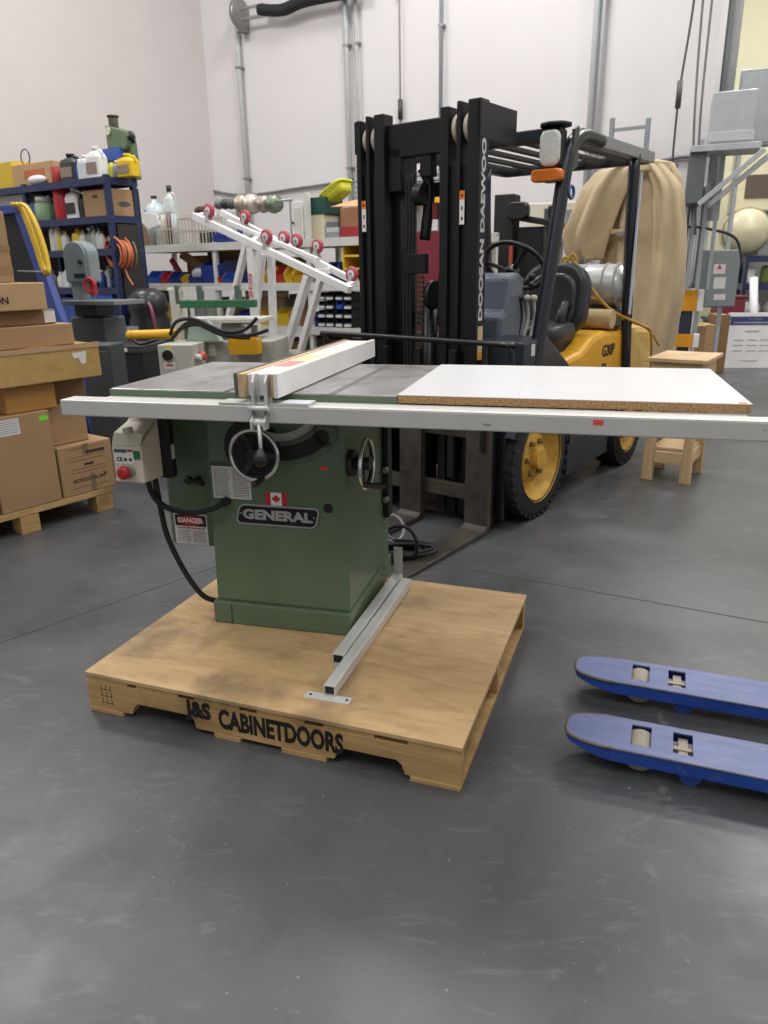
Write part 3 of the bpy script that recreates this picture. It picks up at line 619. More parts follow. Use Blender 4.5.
# body
SKX = .53
part(fk, 'side_skirt', MB().prism([(.80, .13), (1.46, .15), (1.46, .55), (.80, .55)], (SKX-.05, 0, 0), (0, 1, 0), ZU, (.05, 0, 0)), BODY, .006)
part(fk, 'side_skirt', MB().prism([(.80, .13), (1.46, .15), (1.46, .55), (.80, .55)], (-SKX, 0, 0), (0, 1, 0), ZU, (.05, 0, 0)), BODY, .006)
part(fk, 'chassis', MB().box(-.47, .47, .42, 1.5, .2, .62).box(-.36, .36, .30, .5, .3, .8), DPL, .01)
part(fk, 'step', MB().box(-.5, .54, .72, .80, .40, .43), P('bfa163'))
part(fk, 'fender', MB().sector((-.57, .36, .345), (0, 1, 0), ZU, .37, .40, .0, PI*.86, (1.14, 0, 0), 14), BODY, .003)
part(fk, 'front_cowl', MB().prism([(.12, .70), (.42, .70), (.74, .58), (.74, .80), (.40, 1.0), (.12, .99)], (-.5, 0, 0), (0, 1, 0), ZU, (1.05, 0, 0)), BODY, .012)
q = FK.x(533, 352, .551); part(fk, 'cowl_sticker', MB().box(.5505, .552, q.y-.02, q.y+.02, q.z-.02, q.z+.04), P('c9d4cc'))
part(fk, 'floor_plate', MB().box(-.45, .45, .4, .95, .56, .6), DPL)
# dash and steering
part(fk, 'dash_column', MB().prism([(.30, .95), (.60, .95), (.62, 1.08), (.56, 1.2), (.58, 1.29), (.50, 1.33), (.42, 1.30), (.36, 1.12), (.30, 1.1)], (.06, 0, 0), (0, 1, 0), ZU, (.25, 0, 0)), P('646b75', .35), .02)
q = V((.22, .62, 1.36)); ax = V((0, .70, .72)).normalized()
wv = part(fk, 'steering_wheel', MB().torus(q, ax, .178, .0145, 44, 10), BLACK)
part(wv, 'wheel_hub', MB().cyl(q-ax*.07, q-ax*.02, .045, .038, n=18), BLACK, .004)
for a in (.3, .3+2*PI/3, .3+4*PI/3):
    s1 = ax.orthogonal().normalized(); s2 = ax.cross(s1); d = s1*math.cos(a)+s2*math.sin(a); part(wv, 'spoke', MB().bar(q-ax*.04+d*.03, q+d*.17, .028, .01, up=ax), BLACK, .002)
part(fk, 'column_lever', MB().tube([(.2, .54, 1.26), (.3, .58, 1.27), (.34, .6, 1.3)], .012, n=8).ball((.34, .6, 1.3), .02), BLACK)
for i, x in enumerate((.30, .34, .38)): part(fk, 'hydraulic_lever', MB().tube([(x, .52, .96), (x+.01, .55, 1.08), (x+.01, .53, 1.18)], .009, n=8).ball((x+.01, .53, 1.19), .02), P('b9b4a8') if i else BLACK)
part(fk, 'pedal_box', MB().box(.27, .30, .44, .50, .98, 1.10), P('7a766d'), .01)
# seat
def slab(c, w, h, t, ax_u, ax_v, n=8):
    c, u, v = V(c), V(ax_u).normalized(), V(ax_v).normalized(); nn = u.cross(v); rs = []
    for k, s in ((-.5, .85), (-.35, .97), (0, 1), (.35, .97), (.5, .85)):
        rs.append([c+nn*(t*k)+u*(x*s)+v*(y*s) for x, y in rrect(w, h, min(w, h)*.35, n)])
    return MB().rings(rs, True)
part(fk, 'seat_back', slab((.20, 1.22, 1.15), .45, .46, .13, (1, 0, 0), (0, .18, 1)), P('26282b', .4))
part(fk, 'seat_back_pad', slab((.20, 1.155, 1.14), .34, .36, .05, (1, 0, 0), (0, .18, 1)), P('2c2e31', .35))
part(fk, 'seat_cushion', slab((.17, .99, .965), .48, .44, .12, (1, 0, 0), (0, 1, .05)), P('2a2c2f', .4))
part(fk, 'seat_base', MB().box(-.15, .38, .75, 1.15, .84, .93), DPL, .01)
part(fk, 'arm_rest', MB().tube([(.33, 1.0, 1.0), (.34, 1.02, 1.08), (.33, 1.1, 1.13), (.33, 1.2, 1.05)], .03, n=10), BLACK)
part(fk, 'seat_belt', MB().box(.3, .36, .98, 1.1, .93, .99), P('4b4d3d'), .01)
# hood and counterweight
part(fk, 'hood', MB().prism([(.72, .62), (1.5, .60), (1.72, .62), (1.72, .93), (1.35, .96), (1.15, .93), (1.0, .86), (.72, .83)], (-.48, 0, 0), (0, 1, 0), ZU, (.98, 0, 0)), YEL, .03)
part(fk, 'lettering', text_mb('G30P', .10, (0, 1, 0), ZU, (.502, 1.42, .83), bold=.003, sx=.95), DPL)
part(fk, 'lettering', text_mb('E3', .08, (0, 1, 0), ZU, (.502, 1.36, .72), bold=.003), DPL)
part(fk, 'counterweight', MB().prism([(1.74, .28), (2.12, .3), (2.2, .4), (2.2, .86), (2.14, .95), (1.74, .97)], (-.54, 0, 0), (0, 1, 0), ZU, (1.08, 0, 0)), P('cfae62', .45), .05)
part(fk, 'rolled_mat', MB().cyl((.02, 1.46, 1.025), (.50, 1.46, 1.025), .062, n=24), P('b89f76', .8), .006, label='rolled tan mat on the hood')
tk = part(fk, 'gas_cylinder', MB().lathe([(.05, -.03), (.10, 0), (.14, .05), (.145, .1), (.145, .50), (.12, .56), (.07, .59), (.0, .6)], (-.08, 1.72, 1.22), (1, 0, 0), 28), P('bfc0bd', .35, metal=.5), label='silver gas cylinder lying across the back')
for x in (.08, .22, .36, .44): part(tk, 'strap', MB().torus((x, 1.72, 1.22), (1, 0, .1), .147, .008, 32, 6), P('9a9b98', .4))
part(fk, 'cylinder_cradle', MB().box(-.2, .45, 1.62, 1.82, .96, 1.09), BLACK, .01)
part(fk, 'air_hose', MB().tube([(.08, 1.56, 1.30), (.1, 1.6, 1.40), (.14, 1.62, 1.36), (.16, 1.55, 1.20), (.12, 1.54, 1.05), (.07, 1.56, 1.2), (.06, 1.6, 1.38), (.13, 1.6, 1.40), (.28, 1.56, 1.24), (.45, 1.54, 1.08), (.60, 1.7, .98), (.62, 1.86, .92), (.60, 2.0, .7), (.60, 2.05, .45)], .009, n=8), P('b8903a', .6), label='yellow hose looped over the gas cylinder')
part(fk, 'air_hose', MB().tube([(.10, 1.57, 1.33), (.13, 1.6, 1.43), (.17, 1.6, 1.35), (.15, 1.55, 1.1), (.2, 1.54, 1.05), (.32, 1.545, 1.15), (.5, 1.62, 1.02), (.58, 1.9, .94), (.58, 2.2, .8)], .009, n=8), P('b8903a', .6))
# overhead guard
GH = 2.0
for s in (1, -1):
    part(fk, 'front_pillar', MB().tube([(s*.53, .24, .66), (s*.53, .42, 1.36), (s*.53, .53, 1.80), (s*.53, .60, GH-.05), (s*.525, .75, GH+.01), (s*.52, 1.0, GH+.01)], .040, n=8, sub=5), NAVY)
    part(fk, 'rear_pillar', MB().tube([(s*.52, 1.72, .60), (s*.52, 1.66, 1.0), (s*.52, 1.58, 1.6), (s*.52, 1.56, GH)], .036, n=4, sub=3), P('1f242d', .35))
    part(fk, 'guard_side_rail', MB().box(s*.52-.03, s*.52+.03, .98, 1.84, GH-.025, GH+.04), P('8f9296', .4, metal=.4) if s == 1 else NAVY, .006)
part(fk, 'pillar_strip', MB().box(.555, .565, 1.575, 1.60, 1.05, 1.9), P('b5bac6', .4))
part(fk, 'guard_front_bar', MB().box(-.55, .50, .52, .58, GH-.03, GH+.035), NAVY, .006)
part(fk, 'guard_rear_bar', MB().box(-.52, .52, 1.78, 1.84, GH-.03, GH+.03), BLACK, .006)
for i in range(6):
    x = -.40+i*.16; part(fk, 'guard_slat', MB().box(x-.022, x+.022, .58, 1.78, GH-.015, GH+.01), P('232629', .45), .004)
q = V((.47, .50, 1.93))
hl = part(fk, 'work_lamp', MB().box(q.x-.06, q.x+.06, q.y-.02, q.y+.05, q.z-.09, q.z+.09), BLACK, .015)
part(hl, 'lens', slab((q.x, q.y-.025, q.z), .11, .17, .03, (1, 0, 0), (0, 0, 1)), mat('lamp_lens', 'c9c9c3', .2, var=.15, scale=30, stretch=(1, 1, 8)), label='ribbed clear lens')
part(hl, 'lamp_cap', MB().cyl((q.x, q.y+.03, q.z+.105), (q.x, q.y+.03, q.z+.12), .08, n=20), BLACK)
part(fk, 'turn_signal', slab((.47, .46, 1.80), .17, .06, .07, (1, 0, 0), (0, 0, 1)), P('d8742a', .25), label='orange turn signal')
part(fk, 'lamp_bracket', MB().prism([(0, 0), (.07, .03), (.06, .22), (.01, .2)], (.545, .55, 1.82), (0, 1, 0), ZU, (.02, 0, 0)), P('4a4c4f', .4, metal=.4), .003)
part(fk, 'mirror', MB().box(.02, .16, 1.35, 1.40, 1.86, 1.93), BLACK, .006)
part(fk, 'warning_buckle', MB().torus((.57, .54, 1.72), (1, 0, 0), .03, .008, 16, 6), P('384f86'))

# ------------------------------------------------------------------ canvas cover behind the forklift
def sag(n, f): return f
CV = Fr(2.25, 6.75, -.5)
cv = thing('canvas_cover', 'tan canvas cover draped in long folds over a tall frame behind the forklift', 'cover', CV)
def drape(cx, cy, zs, wd, dp, ph, amp, nf, xs=None):
    rs = []
    n = 72
    for i, z in enumerate(zs):
        r = []
        for j in range(n):
            a = 2*PI*j/n
            f = 1+amp*(min(1, (zs[0]-z)*1.5+.15))*(.5-1.1*abs(math.sin(nf*a*.5+ph+z*.35+.8*noise.noise(V((math.cos(a), math.sin(a), z+ph))))))+amp*.6*(math.sin(nf*a+ph+z*.9)*.55+math.sin((nf*1.7)//1*a+ph*2-z*1.3)*.35+.4*noise.noise(V((math.cos(a)*1.5, math.sin(a)*1.5, z*1.6+ph))))
            r.append((cx+(xs[i] if xs else 0)+wd[i]*f*math.cos(a), cy+dp[i]*f*math.sin(a), z))
        rs.append(r)
    return MB().rings(rs, True)
def spl(a, n):
    out = []
    for i in range(n):
        t = i/(n-1)*(len(a)-1); k = min(int(t), len(a)-2); u = t-k; u = u*u*(3-2*u) if False else u; out.append(a[k]*(1-u)+a[k+1]*u)
    return out
n = 24
part(cv, 'main_drape', drape(.02, 0, spl([2.18, 2.15, 2.0, 1.7, 1.2, .6, .04], n), spl([.06, .18, .27, .30, .31, .34, .38], n), spl([.05, .14, .22, .24, .26, .3, .34], n), .4, .16, 7), CANVAS)
part(cv, 'side_drape', drape(.20, -.12, spl([2.17, 2.12, 1.95, 1.6, 1.1, .65, .05], n), spl([.05, .09, .12, .14, .16, .17, .18], n), spl([.06, .14, .2, .22, .22, .2, .2], n), 2.0, .3, 5, spl([-.17, -.12, 0, .05, .06, .0, -.06], n)), CANVAS)
part(cv, 'side_drape', drape(-.40, -.16, spl([2.15, 2.1, 1.97, 1.8, 1.62, 1.48, 1.40], n), spl([.06, .16, .2, .2, .2, .17, .14], n), spl([.08, .16, .2, .19, .17, .14, .1], n), 4.0, .30, 6, spl([.30, .20, .12, .05, -.02, -.03, -.01], n)), CANVAS)
part(cv, 'top_fold', drape(-.03, -.1, spl([2.175, 2.15, 2.08, 2.02], n), spl([.1, .2, .22, .12], n), spl([.06, .16, .18, .1], n), 5.5, .2, 6), CANVAS)
part(cv, 'pocket_flap', MB().box(-.2, .03, -.305, -.27, 1.60, 1.64), P('a98f6a', .9), .01)
part(cv, 'metal_clip', MB().box(-.14, -.07, -.315, -.29, 1.585, 1.625), STEEL, .003)

# dark machine behind the guard
MC = Fr(*A(518, 300, 7.6)[:2], -.5)
t = thing('stacker', 'black lifting machine with round headrest seen under the overhead guard', 'machine', MC)
part(t, 'mast', MB().box(-.28, -.08, 0, .2, 0, 2.02), DPL, .01); part(t, 'mast', MB().box(-.05, .20, .05, .3, 0, 1.72), BLACK, .01)
part(t, 'mast', MB().box(.24, .34, .05, .2, 0, 1.9), BLACK, .01)
part(t, 'headrest', slab((-.02, -.05, 1.86), .22, .16, .12, (1, 0, 0), (0, 0, 1)), BLACK)
part(t, 'top_cover', MB().prism([(-.06, 0), (.36, -.08), (.36, -.02), (-.06, .06)], (0, 0, 1.78), XR, ZU, (0, .25, 0)), BLACK, .01)
part(t, 'marker', MB().box(-.10, -.07, -.03, 0, 1.22, 1.55), P('b5543a'))
part(t, 'chassis', MB().box(-.45, .45, -.1, .7, .0, .8), DPL, .02)
# beige control unit
CU = Fr(*A(545, 240, 8.2)[:2], -.4)
t = thing('control_console', 'beige control console with dark screen behind the forklift guard', 'console', CU)
part(t, 'housing', MB().box(-.2, .30, 0, .3, 1.66, 1.98), P('cbc3b4'), .015); part(t, 'screen', MB().box(-.02, .18, -.012, -.001, 1.72, 1.92), P('4a4d52', .3), .004)
part(t, 'keyboard_shelf', MB().box(-.40, .25, -.25, .1, 1.60, 1.65), P('cbc3b4'), .01); part(t, 'pedestal', MB().box(-.1, .15, .05, .25, 0, 1.6), P('8b877e'), .01)
part(t, 'key_panel', MB().box(.2, .28, -.01, -.001, 1.7, 1.9), P('7d8086'))

# maroon board, yellow board
q = WR.y(420, 300, -.35); q2 = WR.y(400, 232, -.35); q3 = WR.y(440, 232, -.35)
solo('maroon_board', MB().prism([(0, 0), (.62, 0), (.62, q2.z), (.10, q2.z)], (0, 0, 0), XR, ZU, (0, .05, 0)), P('7d2534', .5), 'tall maroon board standing behind the mast between its rails', 'board', WR, q.x-.32, -.35, 0, bevel=.004)
q = WR.y(422, 197, -.1)

# ------------------------------------------------------------------ boxes on a pallet at the left
bp = thing('pallet', 'light wooden block pallet carrying the stack of cardboard boxes', 'pallet', BX)
part(bp, 'deck_board', MB().box(-.75, .475, 0, .12, .105, .14), LUMB, .002)
for k in range(1, 6): part(bp, 'deck_board', MB().box(-.75, .475, k*.17, k*.17+.12, .118, .14), LUMB, .002)
for x in (-.75, -.11, .355):
    for y in (.0, .44, .88):
        part(bp, 'block', MB().box(x+.001, x+.11, y+.003, y+.10, 0.0, .104), LUMB, .003)
part(bp, 'base_board', MB().box(-.3, .35, .5, .58, .02, .035), LUMB, .002)
def carton(lab, x0, x1, y0, y1, z0, z1, m=CARD, yaw=0, lean=0, tape=True, name='cardboard_box', open_=False, wrap=None):
    t = thing(name, lab, 'box', BX, (x0+x1)/2, y0, z0, rz=yaw)
    c = V(((x0+x1)/2, y0, z0)); w, d, h = x1-x0, y1-y0, z1-z0
    def lb(*a): 
        b = MB().box(*a); b.tr(Matrix.Translation(c)); return b
    if open_:
        b = MB(); e = .006
        b.box(-w/2, w/2, 0, e, 0, h).box(-w/2, w/2, d-e, d, 0, h).box(-w/2, -w/2+e, e, d-e, 0, h).box(w/2-e, w/2, e, d-e, 0, h).box(-w/2, w/2, 0, d, 0, e)
        b.tr(Matrix.Translation(c)); o = part(t, 'body', b, m)
        part(t, 'flap', MB().prism([(0, 0), (d, 0), (d, .14), (0, .14)], c+V((w/2, 0, h)), (0, 1, 0), V((.25, 0, 1)).normalized(), (.005, 0, 0)), m)
        part(t, 'flap', MB().prism([(0, 0), (w, 0), (w, .12), (0, .12)], c+V((-w/2, 0, h)), (1, 0, 0), V((0, -.6, -.7)).normalized(), (0, -.005, 0)), m)
    else:
        b = MB().hexa([(-w/2, 0, 0), (w/2, 0, 0), (w/2, d, 0), (-w/2, d, 0)], [(-w/2, 0+lean, h), (w/2, 0+lean, h), (w/2, d+lean, h), (-w/2, d+lean, h)]); b.tr(Matrix.Translation(c)); o = part(t, 'body', b, m, .006)
        part(t, 'flap_seam', lb(-w/2+.004, w/2-.004, d/2-.001, d/2+.001, h, h+.001) if not lean else lb(-.01, .01, .02, .03, h*.2, h*.3), CARD3)
    return t, o, c
def onbox(t, nm, x0, x1, z0, z1, y, m): return part(t, nm, MB().box(x0, x1, y-.0015, y-.0003, z0, z1), m)
t, o, c = carton('large plain cardboard box with green sticker at the front of the pallet', -.195, .148, 0, .55, .141, .655)
q = BX.y(44, 416, 0); onbox(t, 'green_sticker', q.x-.03, q.x+.018, q.z-.022, q.z+.004, 0, P('7fdc3a', .5))
q = BX.y(10, 427, 0); o2 = onbox(t, 'shipping_label', q.x-.075, q.x+.05, q.z-.045, q.z+.04, 0, P('d6d5d2'))
b = MB(); textlines(b, q.x-.07, q.x+.045, q.z+.03, 6, .012, -.0016, .003); part(o2, 'small_print', b, INK)
carton('cardboard box at the left edge, beside the large box with the green sticker', -.68, -.205, .0, .5, .141, .60, CARD3)
t, o, c = carton('small printed cardboard box at the right end of the pallet', .16, .50, .0, .42, .141, .432)
onbox(t, 'tape', .31, .35, .37, .432, 0, P('7d6b4f', .3)); onbox(t, 'tape', .34, .37, .145, .25, 0, P('7d6b4f', .3))
f = P('6b5338', .8)
for z in (.18, .27, .29, .34, .36, .41): onbox(t, 'print_line', .22, .45, z, z+.0015, 0, f)
onbox(t, 'print_block', .33, .45, .372, .388, 0, P('3a3027', .8)); onbox(t, 'print_block', .31, .37, .305, .318, 0, P('3a3027', .8))
part(t, 'print_lettering', text_mb('NOVOCHAON', .030, XR, ZU, (.33, -.001, .222), bold=.0006, sx=1.0), P('3a3027', .8)); part(t, 'print_mark', text_mb('X', .032, XR, ZU, (.435, -.001, .232), bold=.001, sx=1.2), P('3a3027', .8))
carton('open cardboard box with raised flap standing behind the small printed box', .19, .53, .44, .80, .141, .60, CARD, open_=True)
carton('plain cardboard box leaning above the small printed box', .155, .40, .06, .40, .434, .66, CARD)
t, o, c = carton('orange brown carton resting on the large green stickered box', -.07, .215, .02, .42, .657, .80, mat('orange_card', 'b07f3f', .6, var=.05))
carton('dark open carton tucked right of the orange brown one', .225, .46, .12, .44, .662, .78, CARD3)
t, o, c = carton('long crumpled box wrapped in clear tape with torn white label', -.30, .485, -.03, .45, .802, .985, TAPE)
q = BX.y(80, 356, -.03); part(t, 'torn_label', MB().prism([(-.05, .02), (.04, .025), (.03, -.04), (.0, -.045), (-.01, -.01), (-.04, -.01)], (q.x, -.0315, q.z), XR, ZU, (0, -.001, 0)), P('d8d4cb'))
part(t, 'torn_edge', MB().prism([(0, 0), (.1, .008), (.25, 0), (.4, .012), (.6, .004), (.78, .01), (.78, -.02), (0, -.02)], (-.295, -.032, .985), XR, ZU, (0, -.002, 0)), CARD2)
carton('plain cardboard carton right on top of the tape-wrapped box', -.30, .375, .02, .45, .987, 1.10, CARD, lean=0)
t, o, c = carton('thin flat carton with a small white label at its right end', -.30, .30, .05, .45, 1.102, 1.178, CARD3)
onbox(t, 'white_label', .235, .298, 1.11, 1.17, .05, P('d9d6d2'))
t, o, c = carton('slanted cardboard box with black lettering near the top of the stack', -.38, .235, .0, .42, 1.18, 1.318, CARD2)
q = BX.y(5, 301, 0); part(t, 'print_lettering', text_mb('ON', .05, XR, ZU, (q.x-.02, -.0012, q.z), bold=.001), P('2a241d', .8))
t, o, c = carton('tall upright cardboard box topmost of the stack', -.38, .095, .03, .42, 1.32, 1.66, CARD, lean=.0)
onbox(t, 'tape', -.38, .095, 1.36, 1.40, .03, P('96764f', .4)); onbox(t, 'tape', -.38, .095, 1.47, 1.50, .03, P('96764f', .4))

# ------------------------------------------------------------------ stool
st = thing('wooden_stool', 'rough pine work stool with a lower shelf standing beyond the white board', 'stool', ST)
q = [ST.z(px, py, .80) for px, py in ((649, 354), (705, 360), (724, 350), (673, 346))]
part(st, 'top', MB().box(-.30, .06, -.06, .42, .775, .80), PINE, .004)
part(st, 'apron', MB().box(-.27, .03, -.035, -.015, .66, .774), PINE, .002); part(st, 'apron', MB().box(.012, .03, -.014, .39, .66, .774), PINE, .002)
part(st, 'apron', MB().box(-.27, -.252, -.014, .39, .66, .774), PINE, .002); part(st, 'apron', MB().box(-.25, .01, .372, .39, .66, .774), PINE, .002)
for x, y in ((-.24, .01), (.0, .01), (-.24, .345), (.0, .345)):
    part(st, 'leg', MB().hexa([(x-.04, y-.03, 0), (x+.03, y-.03, 0), (x+.03, y+.012, 0), (x-.04, y+.012, 0)], [(x-.02, y-.02, .774), (x+.015, y-.02, .774), (x+.015, y+.012, .774), (x-.02, y+.012, .774)]), PINEV, .003)
part(st, 'shelf', MB().box(-.235, -.0, .03, .33, .20, .22), PINE, .002); part(st, 'rail', MB().box(-.21, -.03, -.012, .012, .12, .20), PINE, .002); part(st, 'rail', MB().box(-.006, .012, .03, .33, .12, .20), PINE, .002)
# ------------------------------------------------------------------ small goods
def span(fr, px0, px1, py, y, z):
    a = fr.y(px0, py, y); b = fr.y(px1, py, y); return (a.x+b.x)/2, abs(b.x-a.x), a.z-z
def bottle(kind, px0, px1, py, fr, y, z, col, cap, label, group, cat='bottle', lab=None):
    x, w, h = span(fr, px0, px1, py, y, z); h = max(h, .05); r = w/2
    names = dict(jug='jug', bottle='bottle', spray='spray_bottle', can='can', jar='jar')
    t = thing(names[kind], label, cat, fr, x, y, z, group=group); c = V((x, y, z))
    M_ = P(col, .4); K = P(cap, .45)
    if kind == 'jug':
        d = min(r*.7, .07)
        b = MB().rings([[c+V((px, py_, zz)) for px, py_ in rrect(w*s, d*2*s, d*.5, 3)] for zz, s in ((0, .90), (h*.03, .94), (h*.66, .94), (h*.78, .8), (h*.86, .4), (h*.9, .28))], True, smooth=False)
        part(t, 'body', b, M_); part(t, 'cap', MB().cyl(c+V((0, 0, h*.9)), c+V((0, 0, h)), w*.16, n=12), K)
        part(t, 'handle', MB().tube([c+V((w*.12, 0, h*.88)), c+V((w*.42, 0, h*.84)), c+V((w*.46, 0, h*.66)), c+V((w*.40, 0, h*.56))], w*.055, n=6), M_)
    elif kind == 'can':
        part(t, 'body', MB().lathe([(r*.96, 0), (r, h*.03), (r, h*.95), (r*.94, h*.98)], c, ZU, 20), M_)
        part(t, 'lid', MB().lathe([(r*.94, h*.98), (r*.98, h), (r*.2, h*1.0)], c, ZU, 20), K)
    elif kind == 'jar':
        part(t, 'body', MB().lathe([(r*.9, 0), (r, h*.05), (r, h*.7), (r*.8, h*.8)], c, ZU, 18), M_)
        part(t, 'lid', MB().cyl(c+V((0, 0, h*.8)), c+V((0, 0, h)), r*.86, n=18), K)
    else:
        part(t, 'body', MB().lathe([(r*.92, 0), (r, h*.04), (r, h*.6), (r*.7, h*.75), (r*.35, h*.84), (r*.35, h*.86)], c, ZU, 16), M_)
        if kind == 'spray': part(t, 'cap', MB().box(c.x-r*.8, c.x+r*.3, c.y-r*.25, c.y+r*.25, z+h*.9, z+h).cyl(c+V((0, 0, h*.85)), c+V((0, 0, h*.92)), r*.4, n=10), K)
        else: part(t, 'cap', MB().cyl(c+V((0, 0, h*.86)), c+V((0, 0, h)), r*.42, n=12), K)
    if lab: part(t, 'label_band', MB().lathe([(r*1.01, h*.2), (r*1.01, h*.5)], c, ZU, 18, False) if kind != 'jug' else MB().box(x-w*.36, x+w*.36, y-min(r*.7, .07)-.003, y-min(r*.7, .07)+.001, z+h*.15, z+h*.5), P(lab))
    return t
def crate(px0, px1, py, fr, y, z, col, label, group, d=.2, name='storage_bin', h=None, cat='bin', front=.5):
    x, w, hh = span(fr, px0, px1, py, y, z); h = h or hh
    t = thing(name, label, cat, fr, x, y, z, group=group); c = V((x, y, z)); e = .006; tp = 1.06
    b = MB(); w2 = w/2; wb = w2*.9
    b.hexa([c+V(p) for p in ((-wb, .01, 0), (wb, .01, 0), (wb, d, 0), (-wb, d, 0))], [c+V(p) for p in ((-wb, .008, e), (wb, .008, e), (wb, d, e), (-wb, d, e))])
    for s in (-1, 1):
        b.prism([(0.0, 0), (d, 0), (d, h), (d*.35, h), (-.015, h*front)], c+V((s*w2-(e if s > 0 else 0), 0, 0)), (0, 1, 0), ZU, (e, 0, 0))
    b.box(x-w2, x+w2, y+d-e, y+d, z, z+h)
    part(t, 'bin_body', b, P(col, .45)); part(t, 'bin_front', MB().hexa([c+V(p) for p in ((-w2, 0, 0), (w2, 0, 0), (w2, e, 0), (-w2, e, 0))], [c+V(p) for p in ((-w2, -.02, h*front), (w2, -.02, h*front), (w2, -.02+e, h*front), (-w2, -.02+e, h*front))]), P(col, .45))
    return t
def rack(name, label, fr, x0, x1, d, posts, zs, m, top, dm=None, group=None, beam=.07):
    t = thing(name, label, 'shelving', fr, x0, 0, 0)
    for px in posts:
        for y in (0, d-.05):
            b = MB().box(px, px+.05, y, y+.05, 0, top if not isinstance(top, dict) else top.get(px, zs[-1])); part(t, 'post', b, m, .002)
    for z in zs:
        sh = part(t, 'shelf', MB().box(x0, x1, .005, d-.005, z-.02, z), dm or m)
        part(sh, 'beam', MB().box(x0, x1, -.012, .0, z-beam, z+.004), m, .001); part(sh, 'beam', MB().box(x0, x1, d, d+.012, z-beam, z+.004), m, .001)
        part(sh, 'side_beam', MB().box(x0-.001, x0+.012, .05, d-.05, z-beam, z+.004), m); part(sh, 'side_beam', MB().box(x1-.012, x1+.001, .05, d-.05, z-beam, z+.004), m)
    return t

# ------------------------------------------------------------------ blue rack
rack('shelving_rack', 'tall navy blue steel shelving rack at the left wall full of bottles', BR, -2.6, .05, .35, (-2.6, -1.3, .0), (.30, .80, 1.218, 1.577, 1.871, 2.207), SHELFB, 2.23, DGREY, beam=.06)
brk = [o for o in C.objects if o.get('label', '').startswith('tall navy blue steel')][0]
part(brk, 'dark_backing', MB().box(-2.55, .04, .364, .374, .3, 2.13), P('2b2622', .7)); part(brk, 'dark_end_sheet', MB().box(.054, .062, .06, .30, .35, 1.80), P('2b2622', .7))  # dark sheets added to darken the rack interior and its right end
TZ = 2.211; g = None
BG = 'bottles and jugs on the top shelf of the blue rack'
crate(-6, 12, 163, BR, .08, TZ, 'd9b82c', 'yellow plastic tub at the far left of the top blue shelf', None, d=.22, name='tub', cat='tub', front=.95)
x, w, h = span(BR, 11, 52, 166, .06, TZ)
t = thing('cardboard_tray', 'low cardboard tray with a white rag on the top blue shelf', 'box', BR, x, .06, TZ)
part(t, 'tray', MB().box(x-w/2, x+w/2, .06, .3, TZ, TZ+h), CARD2, .004)
part(t, 'side_print', MB().box(x-w*.2, x+w*.3, .055, .0595, TZ+h*.35, TZ+h*.7), P('b5623f'))
q = BR.y(36, 172, .03); solo('rag', MB().ball((0, 0, .045), (.15, .05, .045), 14, 8), P('d8d4d2', .9), 'crumpled white rag lying in front of the cardboard tray on the top blue shelf', 'rag', BR, q.x, .03, TZ)
q = BR.y(26, 162, .1); solo('cable_loop', MB().torus((0, 0, 0), (0, 1, 0), .075, .006, 24, 6), BLACK, 'black cable loop standing up from the cardboard tray', 'cable', BR, q.x, .1, TZ+h+.068)
for k, a_ in enumerate([
 ('can', 53, 61, 168, 'a8392f', '8d2f28', 'dark red oil can beside the cardboard tray on the top blue shelf'),
 ('jug', 62, 78, 155, '35363a', '1b1b1c', 'black jug with a grey label on the top blue shelf'),
 ('bottle', 76, 82, 160, '3c56a8', 'e8e8e8', 'small blue bottle right of the black jug on the top blue shelf'),
 ('jug', 79, 90, 156, 'c9cfd2', 'e6e6e6', 'clear plastic jug left of the tall white jug on the top blue shelf'),
 ('jug', 88, 102, 148, 'e3e3e2', 'c9c9c9', 'tall white jug near the corner post of the top blue shelf'),
 ('spray', 103, 109, 160, 'd8d3c7', 'c45a3a', 'small pale spray bottle just right of the corner post on the top blue shelf'),
 ('bottle', 108, 115, 160, 'c3c437', '2f2f2f', 'yellow green bottle left of the grey one on the top blue shelf'),
 ('bottle', 113, 119, 161, '7f8486', 'c9c9c9', 'grey bottle beside the yellow jug on the top blue shelf'),
 ('jug', 119, 135, 155, 'dfb91f', 'dfb91f', 'bright yellow jug at the right end of the top blue shelf')]):
    bottle(a_[0], a_[1], a_[2], a_[3], BR, .10 if a_[1] < 103 else .2, TZ, a_[4], a_[5], a_[6], BG, lab='8a7a6c' if a_[0] == 'jug' and k != 3 else None)
crate(101, 119, 150, BR, .24, TZ, '3a5cae', 'blue bin behind the small bottles on the top blue shelf', None, d=.09, front=1)
# green machine head
q = BR.y(127, 176, .34); c = V((q.x, .35, TZ))
t = thing('drill_head', 'old green machine head standing on the right end of the top blue shelf', 'machine', BR, c.x, .35, TZ)
part(t, 'column', MB().hexa([(c.x+.06, .32, TZ), (c.x+.14, .32, TZ), (c.x+.14, .4, TZ), (c.x+.06, .4, TZ)], [(c.x+.04, .32, TZ+.34), (c.x+.12, .32, TZ+.34), (c.x+.12, .4, TZ+.34), (c.x+.04, .4, TZ+.34)]), P('56684c', .5), .006)
part(t, 'head', MB().prism([(-.17, .29), (.08, .25), (.12, .29), (.10, .42), (-.17, .49)], (c.x, .28, TZ), XR, ZU, (0, .13, 0)), P('5f7455', .5), .012)
part(t, 'motor', MB().cyl((c.x-.12, .35, TZ+.46), (c.x-.12, .35, TZ+.56), .045, n=16), P('514a3e'), .004)
part(t, 'cap', MB().cyl((c.x-.12, .35, TZ+.56), (c.x-.12, .35, TZ+.575), .055, n=16), P('3f3a33'))
